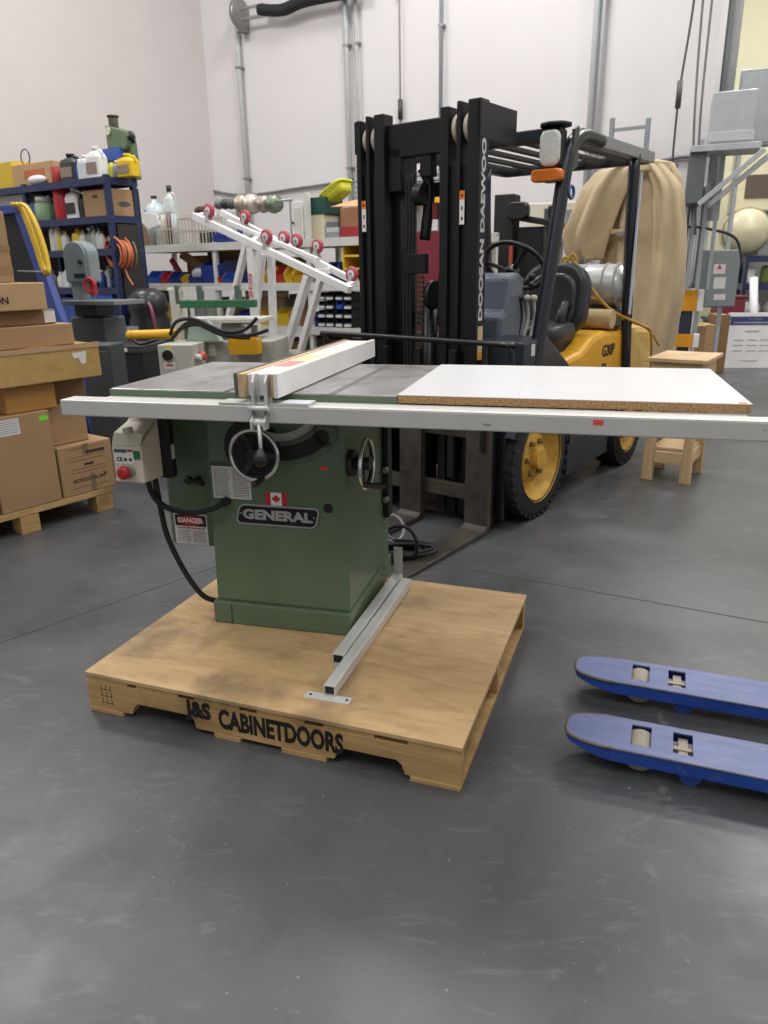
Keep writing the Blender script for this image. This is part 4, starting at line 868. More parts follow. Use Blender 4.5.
part(t, 'dial', MB().cyl((c.x-.12, .28, TZ+.43), (c.x-.12, .265, TZ+.43), .035, n=16), P('cfc6ad'))
part(t, 'knob', MB().cyl((c.x+.11, .33, TZ+.36), (c.x+.17, .33, TZ+.36), .022, n=12).cyl((c.x+.15, .34, TZ+.31), (c.x+.15, .31, TZ+.41), .018, n=10), BLACK)
# second shelf
Z2 = 1.874; BG2 = 'containers on the second shelf of the blue rack'
for a_ in [('jar', 26, 38, 203, 'b08858', '6d8f6a', 'orange brown jar with a green lid at the left of the second blue shelf'),
 ('jar', 38, 51, 198, '8aa783', 'c8cfc6', 'squat green jar with pale lid on the second blue shelf'),
 ('bottle', 51, 57, 200, '26433a', '1d1d1d', 'dark green bottle between the jar and the red tank, second blue shelf'),
 ('can', 56, 67, 190, 'b8242c', '8d1d22', 'tall red cylinder on the second blue shelf'),
 ('jug', 67, 80, 188, 'e4e3e0', 'd9d9d6', 'white jug with black label beside the red cylinder'),
 ('jug', 77, 85, 194, '26282a', '191919', 'black jug left of the cardboard file box')]:
    bottle(a_[0], a_[1], a_[2], a_[3], BR, .12, Z2, a_[4], a_[5], a_[6], BG2, lab='2b2d30' if a_[1] == 67 else None)
def bbox(px0, px1, py, fr, y, z, m, label, d=.3, oval=False, hole=False):
    x, w, h = span(fr, px0, px1, py, y, z)
    t = thing('cardboard_box', label, 'box', fr, x, y, z)
    b_ = part(t, 'body', MB().box(x-w/2, x+w/2, y, y+d, z, z+h), m, .004)
    if oval: part(t, 'print', MB().prism([(.07*math.cos(a*PI/10), .025*math.sin(a*PI/10)) for a in range(20)], (x, y-.001, z+h*.45), XR, ZU, (0, -.001, 0)), P('4a4a52'))
    if hole: part(t, 'hand_hole', MB().prism(rrect(.08, .025, .012, 3), (x, y-.001, z+h*.75), XR, ZU, (0, -.001, 0)), P('2a1f16'))
    return t
x0_ = BR.y(83, 200, .04).x; zt = BR.y(92, 190, .04).z; x1_ = .035
t = thing('cardboard_box', 'cardboard file box with hand hole and oval print behind the corner post, second blue shelf', 'box', BR, (x0_+x1_)/2, .04, Z2)
part(t, 'body', MB().box(x0_, x1_, .04, .33, Z2, zt), CARD, .004)
part(t, 'hand_hole', MB().prism(rrect(.08, .025, .012, 3), ((x0_+x1_)/2-.02, .039, Z2+(zt-Z2)*.75), XR, ZU, (0, -.001, 0)), P('2a1f16'))
part(t, 'print', MB().prism([(.07*math.cos(a*PI/10), .025*math.sin(a*PI/10)) for a in range(20)], (x1_+.001, .19, Z2+(zt-Z2)*.45), (0, 1, 0), ZU, (.001, 0, 0)), P('4a4a52'))
crate(-4, 26, 196, BR, .1, Z2, 'b9b8b3', 'grey plastic tote at the left end of the second blue shelf', None, d=.22, front=.95)
# third shelf
Z3 = 1.58; BG3 = 'bottles on the third shelf of the blue rack'
lst = [(49, 54, 224, 'e2ddd2', 'c9c4b8', 'jug'), (54, 60, 222, 'd5cbb1', '8e8159', 'spray'), (57, 62, 230, 'd6c437', '3a3a3a', 'bottle'), (62, 68, 231, 'e0dfdb', 'd3b82e', 'bottle'), (73, 81, 229, 'e1c22b', 'caa51d', 'jug'), (80, 86, 230, 'd9d7d0', '9a8a6a', 'bottle'),
       (87, 92, 228, '8d9a8c', 'd5d5d5', 'spray'), (91, 96, 226, 'b9bdb7', '6e7a6c', 'spray'), (96, 101, 228, 'dcdcd8', '4f9c4c', 'bottle'), (100, 104, 231, 'e3e1dd', 'c45a3a', 'bottle'), (106, 111, 233, 'e1e1df', '3c55a5', 'bottle')]
wd = {'e2ddd2': 'cream jug, leftmost', 'd5cbb1': 'tan spray bottle beside the cream jug', 'd6c437': 'yellow bottle with dark cap', 'e0dfdb': 'white bottle with yellow cap', 'e1c22b': 'bright yellow jug', 'd9d7d0': 'off-white bottle with tan cap right of the yellow jug', '8d9a8c': 'grey green spray bottle',
      'b9bdb7': 'pale grey spray bottle', 'dcdcd8': 'white bottle with green cap', 'e3e1dd': 'white bottle with orange cap', 'e1e1df': 'white bottle with blue cap behind the corner post'}
for p0, p1, py, c_, k_, kd in lst: bottle(kd, p0, p1, py, BR, .1 if p1 < 105 else .25, Z3, c_, k_, wd[c_]+' on the third blue shelf', BG3)
Z4 = 1.221; BG4 = 'bottles on the fourth shelf of the blue rack'
for p0, p1, py, c_, k_, kd, l_ in [(49, 54, 271, 'c9cbc4', 'e8e8e8', 'bottle', 'grey bottle at the left of the fourth blue shelf'), (58, 63, 272, 'e6e5e1', 'e6e5e1', 'bottle', 'plain white bottle on the fourth blue shelf'), (63, 69, 268, 'dfe0e4', '3848a0', 'jug', 'white and blue jug left of the bandsaw column'),
       (99, 104, 270, '2f3f86', 'c9c9c9', 'bottle', 'dark blue bottle right of the bandsaw housing'), (105, 111, 266, 'e3e3e3', 'd4d4d4', 'jug', 'white jug behind the orange hose coil'), (113, 123, 275, '2f4f8e', '24396b', 'jar', 'wide blue canister under the orange hose coil')]:
    bottle(kd, p0, p1, py, BR, .1 if p1 < 105 else .25, Z4, c_, k_, l_, BG4)
crate(62, 76, 296, BR, .03, .804, '2c4f9c', 'tall blue bin left of the bandsaw column on the lower blue shelf', None, d=.26, front=.95)
crate(80, 113, 293, BR, .02, .95, '2f63c4', 'bright blue tote behind the bandsaw', None, d=.26, h=.24, front=.9)
q = BR.y(96, 310, .0); solo('tool_case', MB().box(-.3, .3, 0, .28, 0, .142), P('3e4347'), 'dark flat case under the bright blue tote on the lower blue shelf', 'case', BR, q.x, .02, .804, bevel=.01)
# water jug on the rack end
q = BR.y(150, 195, .62); 
# ------------------------------------------------------------------ blue A-frame with hose
AF = Fr(*A(40, 300, 5.9)[:2], WY)
qs = [AF.y(px, py, 0) for px, py in ((7, 203), (19, 204), (70, 345), (58, 345))]
t = thing('hose_cart', 'blue sloping steel cart with dark underside behind the cardboard boxes', 'cart', AF, qs[1].x, 0, 0)
bl = P('223e8c', .4)
def line_at(z, a, b): k = (z-a.z)/(b.z-a.z); return a.x+(b.x-a.x)*k
xb = line_at(0, qs[1], qs[2])
part(t, 'side_rail', MB().prism([(qs[1].x-.10, qs[1].z), (qs[1].x, qs[1].z), (xb, 0), (xb-.14, 0)], (0, 0, 0), XR, ZU, (0, .06, 0)), bl, .004)
part(t, 'dark_backing', MB().prism([(qs[1].x-.5, qs[1].z), (qs[1].x-.05, qs[1].z), (xb-.12, .1), (qs[1].x-.5, .1)], (0, .061, 0), XR, ZU, (0, .05, 0)), P('0e1016', .6))  # near-black sheet filling in the dark interior of the cart
part(t, 'top_beam', MB().box(qs[1].x-.5, qs[1].x, -.01, .12, qs[1].z-.06, qs[1].z+.0), bl, .004)
q = AF.y(18, 271, -.02); q2 = AF.y(48, 272, -.02); part(t, 'cross_rod', MB().cyl((q.x, -.02, q.z), (q2.x, -.02, q2.z), .007, n=8), STEEL)
def afp(px, py, y=-.05): return AF.y(px, py, y)
ps = []
offs = [0, 3.2, 6.0, -1.0, 4.6, 1.6, 7.2]
for k, o in enumerate(offs):
    rt = [(13+o, 204), (20+o, 207), (28+o*1.2, 224), (36+o*1.2, 246), (42+o, 266), (46+o*.5, 275-k*.8)]
    bk = [(42+o*.6, 262), (34+o*.6, 240), (25+o*.5, 220), (15+o*.8, 208)]
    ps += [tuple(afp(x_, y_, -.05-.02*(k % 3))) for x_, y_ in rt] + [tuple(afp(x_, y_, .02)) for x_, y_ in bk]
c = V(ps[0])
solo('hose', MB().tube([V(p)-c for p in ps], .0125, n=6, sub=3), P('d9b535', .5), 'yellow air hose hung in long loops over the blue cart', 'hose', AF, c.x, c.y, c.z)

# ------------------------------------------------------------------ bandsaw
BS = Fr(*A(90, 330, 6.5)[:2], WY+.15)
S_ = lambda px, py, y=0: BS.y(px, py, y)
bs = thing('bandsaw', 'grey floor standing bandsaw with rounded wheel housing and red guard', 'bandsaw', BS)
BSG = P('7e898b', .4)
a, b_ = S_(68, 283), S_(92, 240); xc = (a.x+b_.x)/2-.04; zt, zb = b_.z, a.z; w2 = (b_.x-a.x)/2*.82
poly = [(-w2, zb), (-w2, zt-w2*.8)]+[(w2*math.cos(PI-i*PI/12), zt-w2*.8+w2*.8*math.sin(i*PI/12)) for i in range(1, 12)]+[(w2, zt-w2*.8), (w2, zb)]
part(bs, 'wheel_housing', MB().prism(poly, (xc, -.0, 0), XR, ZU, (0, .13, 0)), BSG, .02)
part(bs, 'wheel_cover', MB().prism([(x*.86, (z-zb)*.95+zb+.01) for x, z in poly], (xc, -.02, 0), XR, ZU, (0, .02, 0)), P('737f81', .4), .006)
part(bs, 'door_knob', MB().cyl((xc+.07, -.04, (zt+zb)/2), (xc+.07, -.01, (zt+zb)/2), .018, n=12), BLACK)
part(bs, 'badge', MB().box(xc-.02, xc+.10, -.025, -.0205, zb+.04, zb+.075), DPL)
tz = S_(96, 300).z
part(bs, 'spine', MB().box(xc-w2+.02, xc-w2+.13, .02, .12, .1, zb+.02), BSG, .01)
part(bs, 'blade_guard', MB().box(xc+.12, xc+.17, -.02, .03, zb-.10, zb+.02), P('a82a2f'), .01)
part(bs, 'guard_wheel', MB().torus((xc+.145, -.03, zb-.02), (0, 1, 0), .055, .014, 24, 8), P('b5303a'))
part(bs, 'blade', MB().box(xc+.145, xc+.15, .0, .012, tz, zb), STEEL)
q0, q1 = S_(70, 300), S_(128, 300)
part(bs, 'table', MB().box(q0.x, q1.x, -.16, .2, tz-.035, tz), P('8c9293', .35, metal=.4), .004)
part(bs, 'trunnion', MB().box(xc-.05, xc+.2, -.05, .2, tz-.13, tz-.035), DGREY, .01)
part(bs, 'lower_housing', MB().prism([(-.20, .45), (.24, .45), (.24, tz-.14), (-.14, tz-.14)], (xc, -.02, 0), XR, ZU, (0, .26, 0)), P('5f6668', .45), .02)
part(bs, 'base_cabinet', MB().hexa([(xc-.24, -.06, 0), (xc+.26, -.06, 0), (xc+.26, .3, 0), (xc-.24, .3, 0)], [(xc-.2, -.03, .45), (xc+.24, -.03, .45), (xc+.24, .28, .45), (xc-.2, .28, .45)]), P('5f6668', .45), .012)

# orange hose coil hung on white rack end
HC = Fr(*A(122, 240, 7.62)[:2], WY)
b = MB(); rnd = random.Random(5)
for k in range(7): b.torus((rnd.uniform(-.02, .02), -.02*k, rnd.uniform(-.02, .02)), (rnd.uniform(-.1, .1), 1, rnd.uniform(-.1, .1)), .125+rnd.uniform(-.02, .02), .0105, 28, 6)
zc = A(121, 253, 7.62).z
cd_ = solo('extension_cord', b.tube([(.05, -.05, -.12), (.10, -.06, -.22), (.16, -.06, -.3)], .010, n=6), P('c9724c', .6), 'orange extension cord coil hanging at the end of the white shelving', 'cord', HC, 0, 0, zc)
b = MB()
for k in range(2): b.torus((-.06-.02*k, .03, -.01), (.1, 1, 0), .165+.01*k, .006, 28, 6)
solo('cable_coil', b, P('a08a6d'), 'thin tan cable coil hanging behind the orange cord coil', 'cable', HC, 0, .06, zc)
hk = solo('wall_hook', MB().tube([(0, -.14, 0), (0, -.14, -.02), (0, .06, -.02), (0, .12, .01)], .008, n=6), STEEL, 'steel hook carrying the orange cord coil', 'hook', HC, 0, 0, zc+.12)

# ------------------------------------------------------------------ white rack
RM = P('d3d2cd', .5)
px_ = WR.y(213, 265, 0).x
px2_ = WR.y(305, 235, 0).x
rack('shelving_rack', 'long white steel shelving unit with coloured bins along the back wall', WR, 0, 4.4, .55, (.0, px_, px2_, 3.5, 4.35), (.25, .79, 1.228, 1.65), RM, {0.0: 1.66, px_: 1.66, px2_: 2.08, 3.5: 1.66, 4.35: 1.66}, P('8a8780'), beam=.075)
S3, S2, S1 = .793, 1.231, 1.653
rnd = random.Random(11)
# bins on the middle shelf
names = {'2b4fae': 'blue', 'b5292e': 'red', 'd6b22c': 'yellow', '27408c': 'dark blue'}
binl = [(147, 159, 271, '2b5fb8', 'bright blue bin, leftmost'), (160.5, 168, 272, 'b5292e', 'red bin left of a dark blue one'), (168.5, 179, 272, '27408c', 'dark blue bin right of a red one'), (181, 188, 274, 'd6b22c', 'small yellow bin'),
        (189, 201, 271, '27408c', 'dark blue bin in front of the big one'), (216.5, 222, 272, 'b5292e', 'small red bin right of the rack post'), (222.5, 231, 272, '2b5fb8', 'bright blue bin right of the small red one'), (231.5, 240, 272, '27408c', 'dark blue bin near the white cart leg'),
        (258, 265, 266, 'd6b22c', 'yellow bin directly right of the lettered cart leg'), (266, 273, 267, 'cf9f2a', 'amber bin in the middle of the yellow ones'), (274, 283, 266, 'b5402e', 'orange red bin among the yellow ones'), (284, 292, 266, 'd6b22c', 'yellow bin left of the tall rack post'), (293, 303, 267, 'cf9f2a', 'amber bin beside the tall rack post'),
        (325, 336, 262, '27408c', 'dark blue bin under the last caster'), (337, 347, 270, '33373c', 'black bin beside the yellow cabinet')]
for i, (p0, p1, py, c_, l_) in enumerate(binl): crate(p0, p1, py, WR, .02, S2, c_, l_+' on the middle white shelf', 'small parts bins on the middle white shelf', d=.2)
for i, (p0, p1, py) in enumerate([(260, 270, 256), (271, 281, 257), (282, 291, 257), (292, 302, 257)]): crate(p0, p1, py, WR, .27, S2, 'cf9f2a' if i % 2 else 'd6b22c', ['yellow', 'amber', 'second yellow', 'last amber'][i]+' tall bin in the rear row right of the lettered cart leg', 'rear yellow bins', d=.2)
crate(201, 219, 261, WR, .03, S2, '27408c', 'large dark blue bin next to the rack post on the middle white shelf', 'small parts bins on the middle white shelf', d=.33, front=.8)
bbox(186, 205, 256, WR, .30, S2, P('c09463', .8), 'tan carton behind the dark blue bins, left on the middle white shelf', .2)
bbox(207, 245, 252, WR, .38, S2, CARD, 'wide cardboard carton at the back of the middle white shelf', .11)
q = WR.y(199, 260, .25)
solo('plank', MB().bar((-.35, 0, .33), (.25, 0, .03), .1, .03, up=(0, 1, 0)), PINE, 'pale wooden plank leaning diagonally behind the bins', 'plank', WR, q.x+.05, .26, S2)
q = WR.y(196, 270, .06); solo('plastic_bag', MB().ball((0, 0, .09), (.12, .08, .09), 12, 7), P('aab0b5', .3), 'crumpled clear plastic bag in the middle white shelf', 'bag', WR, q.x, .12, S2+.0)
q0, q1 = WR.y(158, 251, .05), WR.y(172, 270, .05)
solo('hand_tool', MB().bar((0, 0, .25), (q1.x-q0.x, 0, .0), .06, .035, up=(0, 1, 0)), P('c2405a', .5), 'pinkish red tool leaning above the red bin', 'tool', WR, q0.x, .24, S2+.02)
q = WR.y(352, 242, .0)
# yellow bin cabinet at the right
x, w, h = span(WR, 342, 362, 242, .02, S2)
t = thing('parts_cabinet', 'yellow open bin cabinet on the white shelf beside the lift mast', 'cabinet', WR, x, .02, S2)
b = MB().box(x-w/2, x+w/2, .3, .33, S2, S2+h).box(x-w/2, x-w/2+.02, .02, .3, S2, S2+h).box(x+w/2-.02, x+w/2, .02, .3, S2, S2+h)
part(t, 'cabinet_body', b, P('d6b22c'))
for k in range(4): part(t, 'divider', MB().box(x-w/2+.02, x+w/2-.02, .02, .3, S2+k*(h-.02)/3, S2+k*(h-.02)/3+.02), P('e2c33f'))
# lower shelf: stacked black bins with white lips
for r_ in range(5):
    for c_i, (p0, p1) in enumerate([(317.5, 324.5), (325.5, 333), (335, 342), (343.5, 351)]):
        x, w, h = span(WR, p0, p1, 320-r_*7, .02, S3); z = S3+r_*.088
        if c_i == 2 and r_ == 2: col, cn = '2b50b0', 'blue'
        else: col, cn = '2b2d30', 'black'
        lb_ = ('black bin in the four by five block of bins on the lower white shelf' if cn == 'black' else 'single blue bin within the block of black bins on the lower white shelf')
        t = thing('storage_bin', lb_, 'bin', WR, x, .02, z, group='block of black bins' if cn == 'black' else None)
        bb = MB(); w2_ = w*.46; e = .006
        bb.box(x-w2_, x+w2_, .04, .25, z, z+e).box(x-w2_, x-w2_+e, .04, .25, z, z+.08).box(x+w2_-e, x+w2_, .04, .25, z, z+.08).box(x-w2_, x+w2_, .244, .25, z, z+.08).box(x-w2_, x+w2_, .04, .046, z, z+.05)
        part(t, 'bin_body', bb, P(col)); part(t, 'label_lip', MB().box(x-w2_*.9, x+w2_*.9, .018, .038, z+.01, z+.035), P('d5d8da' if cn == 'black' else '2b50b0'))
for i, (p0, p1, py, c_, l_) in enumerate([(139, 147, 303, 'd0bf3c', 'yellow bin at the left end of the lower white shelf'), (148, 153, 304, '4d3f7c', 'purple bin between two yellow ones on the lower white shelf'), (154, 163, 303, 'd0bf3c', 'yellow bin beside the machine post on the lower white shelf'),
      (237, 246, 310, '27408c', 'dark blue bin under the green bar end on the lower white shelf'), (258, 272, 311, 'd6b22c', 'yellow bin behind the cart legs on the lower white shelf'), (277, 289, 308, 'd6b22c', 'wide yellow bin between the cart legs on the lower white shelf'), (290, 300, 305, 'b98a5f', 'tan bin left of the rear cart leg on the lower white shelf'),
      (310, 316.5, 312, '27408c', 'narrow dark blue bin left of the black bin block')]):
    crate(p0, p1, py, WR, .04, S3, c_, l_, 'coloured bins on the lower white shelf', d=.22, front=.7)
for i, (p0, p1, py, c_, l_) in enumerate([(141, 146, 288, '27335c', 'dark blue folder'), (147, 151, 287, '31406b', 'slate blue folder'), (152, 156, 289, '23505a', 'teal folder'), (157, 162, 288, '2e4f42', 'green folder')]):
    x, w, h = span(WR, p0, p1, py, .32, S3); solo('ring_binder', MB().box(-w/2, w/2, 0, .18, 0, h), P(c_), l_+' standing at the left back of the lower white shelf', 'binder', WR, x, .33, S3, group='binders on the lower white shelf', bevel=.004)
bottle('can', 196, 206, 303, WR, .25, S3, 'd8d8d6', 'b9b9b7', 'left white paint tin behind the green bar', 'paint tins', cat='tin'); bottle('can', 207, 217, 303, WR, .25, S3, 'd8d8d6', 'b9b9b7', 'right white paint tin behind the green bar', 'paint tins', cat='tin')
for i, (p0, p1, py, c_, l_) in enumerate([(246, 258, 291, 'd2b496', 'peach round container'), (262, 274, 290, 'c8a880', 'tan round container'), (276, 288, 290, 'bfb39f', 'beige round container')]):
    bottle('jar', p0, p1, py, WR, .36, S3, c_, 'e0d3bf', l_+' behind the bins on the lower white shelf', 'round tubs', cat='tub')
for i, (p0, p1, pt_, c_, l_) in enumerate([(164, 180, 300, '5b4a3c', 'dark brown'), (219, 236, 297, 'a07a52', 'tan'), (289, 305, 294, '6b6f74', 'slate grey'), (352, 372, 298, '7d6047', 'brown')]):
    bbox(p0, p1, pt_, WR, .36 if i != 1 else .30, S3, P(c_, .7), l_+' carton at the back of the lower white shelf', .15)
for i, (p0, p1, pt_, c_, l_) in enumerate([(262, 282, 338, '3c4046', 'dark grey'), (284, 300, 341, '8f6b48', 'brown'), (303, 330, 337, '5c5348', 'dull brown'), (331, 356, 340, '9c7a55', 'tan')]):
    bbox(p0, p1, pt_, WR, .12, .254, P(c_, .7), l_+' carton on the bottom white shelf behind the cart legs', .3)
# top shelf
q0, q1 = WR.y(128, 205, -.05), WR.y(150, 247, -.05)
t = thing('white_board', 'white board leaning at the left end of the upper white shelf', 'board', WR, q1.x-.1, .0, S1)
part(t, 'sheet', MB().prism([(-.12, .40), (.26, .34), (.3, .22), (.08, .18), (.02, .0), (-.04, .0)], (.08, .03, S1), XR, ZU, (0, .02, 0)), P('e9e8e4', .6), .002)
part(t, 'dark_disc', MB().prism([(0, 0), (0, .26), (.07, .2), (.12, .1), (.14, 0)], (.10, .0, S1), XR, ZU, (0, .02, 0)), P('877564', .6))
def basket(p0, p1, py, y, lab, m):
    x, w, h = span(WR, p0, p1, py, y, S1)
    t = thing('wire_basket', lab, 'basket', WR, x, y, S1); b = MB(); d = .25
    for zz in (0, h*.5, h): b.bar((x-w/2, y, S1+zz), (x+w/2, y, S1+zz), .01, .01).bar((x-w/2, y+d, S1+zz), (x+w/2, y+d, S1+zz), .01, .01).bar((x-w/2, y, S1+zz), (x-w/2, y+d, S1+zz), .01, .01).bar((x+w/2, y, S1+zz), (x+w/2, y+d, S1+zz), .01, .01)
    for i in range(9):
        xx = x-w/2+w*i/8; b.bar((xx, y, S1), (xx, y, S1+h), .007, .007).bar((xx, y+d, S1), (xx, y+d, S1+h), .007, .007).bar((xx, y, S1+.004), (xx, y+d, S1+.004), .007, .007)
    part(t, 'wire', b, m); return t
basket(155, 176, 214, .05, 'pale wire basket holding rolled papers on the upper white shelf', P('cfc9bb')); basket(178, 205, 219, .05, 'wire basket over a dark tray on the upper white shelf', P('b9b5ab'))
for i, (p0, p1, py, c_, l_) in enumerate([(160, 165, 216, 'd9d4c8', 'cream paper roll leaning in the pale basket'), (166, 170, 213, '6d4a4c', 'dark red paper roll in the pale basket'), (171, 175, 215, 'bfc8cf', 'bluish paper roll in the pale basket')]):
    x, w, h = span(WR, p0, p1, py, .17, S1); solo('paper_roll', MB().cyl((0, 0, 0), (.02, .0, h), w/2, n=14), P(c_), l_, 'roll', WR, x, .17, S1+.01)
x, w, h = span(WR, 184, 211, 230, .12, S1); solo('tray', MB().box(-w/2, w/2, 0, .12, 0, h), P('2e2e30'), 'dark tray standing inside and beside the second wire basket', 'tray', WR, x, .33, S1, bevel=.01)
q = WR.y(188, 208, .16); solo('work_glove', MB().ball((0, 0, .05), (.09, .07, .05), 12, 8).ball((.08, 0, .06), (.05, .04, .035), 10, 6), P('4b3a34', .9), 'dark brown glove lying on top of the second wire basket', 'glove', WR, q.x, .36, WR.y(188, 216, .33).z)
crate(213, 230, 231, WR, .06, S1, '27408c', 'dark blue bin under the first caster on the upper white shelf', None, d=.2)
basket(216, 232, 214, .28, 'white wire basket standing further back on the upper white shelf', P('d4d4d0'))
# spools
def spool(lab, px, py, r, y, m, grp, L=.09):
    q = WR.y(px, py, y); solo('spool', MB().lathe([(r*.25, -L/2), (r, -L/2), (r, -L/2+.012), (r*.4, -L/2+.02), (r*.4, L/2-.02), (r*.9, L/2-.012), (r*.9, L/2), (r*.25, L/2)], (0, 0, 0), (1, -.25, 0), 24), m, lab, 'spool', WR, q.x, y, q.z, group=grp)
q0, q1 = WR.y(214, 206, .3), WR.y(292, 205, .3)
t = thing('spool_shaft', 'steel shaft on two stands carrying wire spools above the upper white shelf', 'stand', WR, (q0.x+q1.x)/2, .3, S1)
part(t, 'shaft', MB().cyl((q0.x, .3, q0.z), (q1.x, .3, q0.z), .012, n=8), STEEL)
for x in (WR.y(237, 206, .3).x, q1.x-.02): part(t, 'stand_leg', MB().box(x-.012, x+.012, .29, .31, S1, q0.z), P('9a9a98'))
for px, c_, l_ in ((219.5, '77797b', 'grey'), (226, '3a3c3f', 'dark'), (232, '53565a', 'charcoal')): spool('small %s spool on the shaft above the upper white shelf' % l_, px, 204, .055, .3, P(c_, .4), 'wire spools', .05)
for px, c_, l_, r in ((243, 'b7ab97', 'pale brown large spool, leftmost of the large ones on the shaft', .12), (253, 'c9c1b3', 'cream large spool second along the shaft', .13), (265, 'a99c96', 'greyish pink large spool third along the shaft', .11), (275, '7d8a78', 'grey green large spool at the right end of the shaft', .115)):
    spool(l_, px, 204, r*.82, .3, P(c_, .35, metal=.6), 'wire spools', .075)
x, w, h = span(WR, 291, 302, 202, .1, S1); t = thing('cabinet_door', 'narrow white panel with knobs standing on the upper white shelf', 'panel', WR, x, .1, S1)
part(t, 'panel', MB().box(x-w/2, x+w/2, .1, .14, S1, S1+h), P('e2e0dc', .5), .004); part(t, 'inset', MB().box(x-w*.3, x+w*.3, .094, .0995, S1+.05, S1+h-.06), P('cfccc6')); part(t, 'knob', MB().cyl((x-w*.35, .099, S1+h*.45), (x-w*.35, .08, S1+h*.45), .012, n=10), BLACK)
x, w, h = span(WR, 307, 324, 215, .08, S1)
solo('storage_box', MB().box(-w/2, w/2, 0, .3, 0, h), P('d6cdb0', .6), 'cream box under the dark green one on the upper white shelf', 'box', WR, x, .08, S1, bevel=.006)
x2, w2_, h2 = span(WR, 306, 325, 198, .07, S1+h)
solo('storage_box', MB().box(-w2_/2, w2_/2, 0, .3, 0, h2), P('1e4a41', .5), 'dark green box stacked on the cream one', 'box', WR, x2, .07, S1+h+.001, bevel=.006)
x, w, h = span(WR, 325, 339, 222, .08, S1)
t = thing('paper_stack', 'stack of grey books between the cream box and the red striped carton', 'books', WR, x, .08, S1)
for k in range(3): part(t, 'book', MB().box(x-w/2+.01*k, x+w/2-.005*k, .08, .3, S1+k*h/3+.0005, S1+(k+1)*h/3-.001), P(['8c8f92', 'b9bcbd', '6a6e73'][k]), .003)
x, w, h = span(WR, 326, 338, 208, .2, S1); solo('storage_bin', MB().box(-w/2, w/2, 0, .15, 0, h), P('1f3d38'), 'dark teal bin standing behind the grey books', 'bin', WR, x, .34, S1, bevel=.01)
x, w, h = span(WR, 340, 366, 208, .08, S1); t = thing('cardboard_box', 'open carton with red lower stripe on the upper white shelf beside the mast', 'box', WR, x, .08, S1)
part(t, 'body', MB().box(x-w/2, x+w/2, .08, .4, S1, S1+h), P('9a6b4c', .7), .004); part(t, 'red_stripe', MB().box(x-w/2-.001, x+w/2, .077, .0795, S1, S1+h*.36), P('9c2f30')); part(t, 'flap', MB().prism([(-w/2-.12, .03), (w/2, 0), (w/2, .13), (-w/2+.1, .12)], (x, .08, S1+h), XR, V((0, .5, .5)), (0, 0, .006)), P('d3a377', .7))
qa, qb = WR.y(316, 205, .1), WR.y(341, 184, .1)
t = thing('scoop_tray', 'lime yellow plastic tray tilted on top of the dark green box', 'tray', WR, qa.x, .1, S1)
M_ = P('cfd42f', .45); d = (qb-qa); L_ = d.length; d.normalize(); u = V((0, 1, 0)); n_ = d.cross(u)*-1
n_ = V((-d.z, 0, d.x)).normalized()
b0 = qa+V((.05, 0, -.02))
def pp(a, s, t_): return b0+d*a+u*s+n_*t_
part(t, 'tray_body', MB().rings([[pp(L_*.5+x*k, .12+y*k, zz) for x, y in rrect(L_*.8, .24, .06, 4)] for zz, k in ((0, .8), (.09, 1), (.09, .92), (.012, .72))], True), M_)
part(t, 'tray_rim', MB().tube([pp(L_*.5+x, .12+y, .09) for x, y in rrect(L_*.84, .27, .07, 3)], .012, n=6, sub=2, closed=True), M_)

# translucent container & blue ring between racks
q = WR.y(152, 196, .1)
t = thing('water_carboy', 'pale blue plastic water container with a dark blue strap between the two racks', 'container', WR, .05, .3, S1)
qc = WR.y(153, 190, .3)
part(t, 'body', MB().lathe([(.09, 0), (.12, .02), (.12, .38), (.10, .46), (.03, .50), (.03, .54)], (qc.x, .3, S1), ZU, 24), P('bccbd0', .2)); part(t, 'strap', MB().torus((qc.x, .3, S1+.36), (.5, 0, 1), .125, .014, 28, 6), P('2c4f94'))
part(t, 'cap', MB().cyl((qc.x, .3, S1+.54), (qc.x, .3, S1+.57), .035, n=14), BLACK)
q = WR.y(165, 190, .35); t = bottle('jug', 163, 174, 186, WR, .4, S1, 'c3cbc6', '2a2a2a', 'pale jug with a black cap beside the water container', None, cat='jug')

# ------------------------------------------------------------------ white caster cart
CT = Fr(*WR.w(0, -1.35)[:2], WY)
K = lambda px, py, y=0: CT.y(px, py, y)
ct = thing('caster_frame', 'white tubular frame lying on legs with red rimmed casters turned up', 'frame', CT, K(275, 300).x, 0, 0)
WP = P('e4e4e2', .4)
def tb(nm, a, b_, r=.03, m=WP, w=None): return part(ct, nm, MB().bar(a, b_, w or r*1.9, r*1.9), m, .004)
tb('long_rail', K(194, 216), K(350, 290)); tb('long_rail', K(222, 213, .45), K(356, 282, .45), .027)
tb('cross_rail', K(196, 217), K(214, 213, .45), .025); tb('cross_rail', K(310, 272), K(330, 271, .45), .025); tb('cross_rail', K(346, 288), K(354, 283, .45), .025); tb('cross_rail', K(252, 243), K(262, 235, .45), .025)
tb('inner_rail', K(228, 222, .2), K(318, 260, .2), .02)
def leg(p, q_, y, nm='leg', r=.03, m=WP):
    a = K(p[0], p[1], y); b_ = K(q_[0], q_[1], y); dd = (b_-a); k = a.z/(a.z-b_.z); e = a+dd*k
    return part(ct, nm, MB().bar(a, e, r*2, r*1.4), m, .004), a, b_
leg((247, 242), (236, 288), 0); l2, a2, b2 = leg((251, 244), (256, 330), .0, r=.036); leg((263, 254), (257, 304), .45); leg((271, 256), (274, 347), .1); leg((308, 276), (283, 360), 0, r=.036); leg((320.5, 280), (299, 357), 0, r=.03)
dd = (b2-a2).normalized()
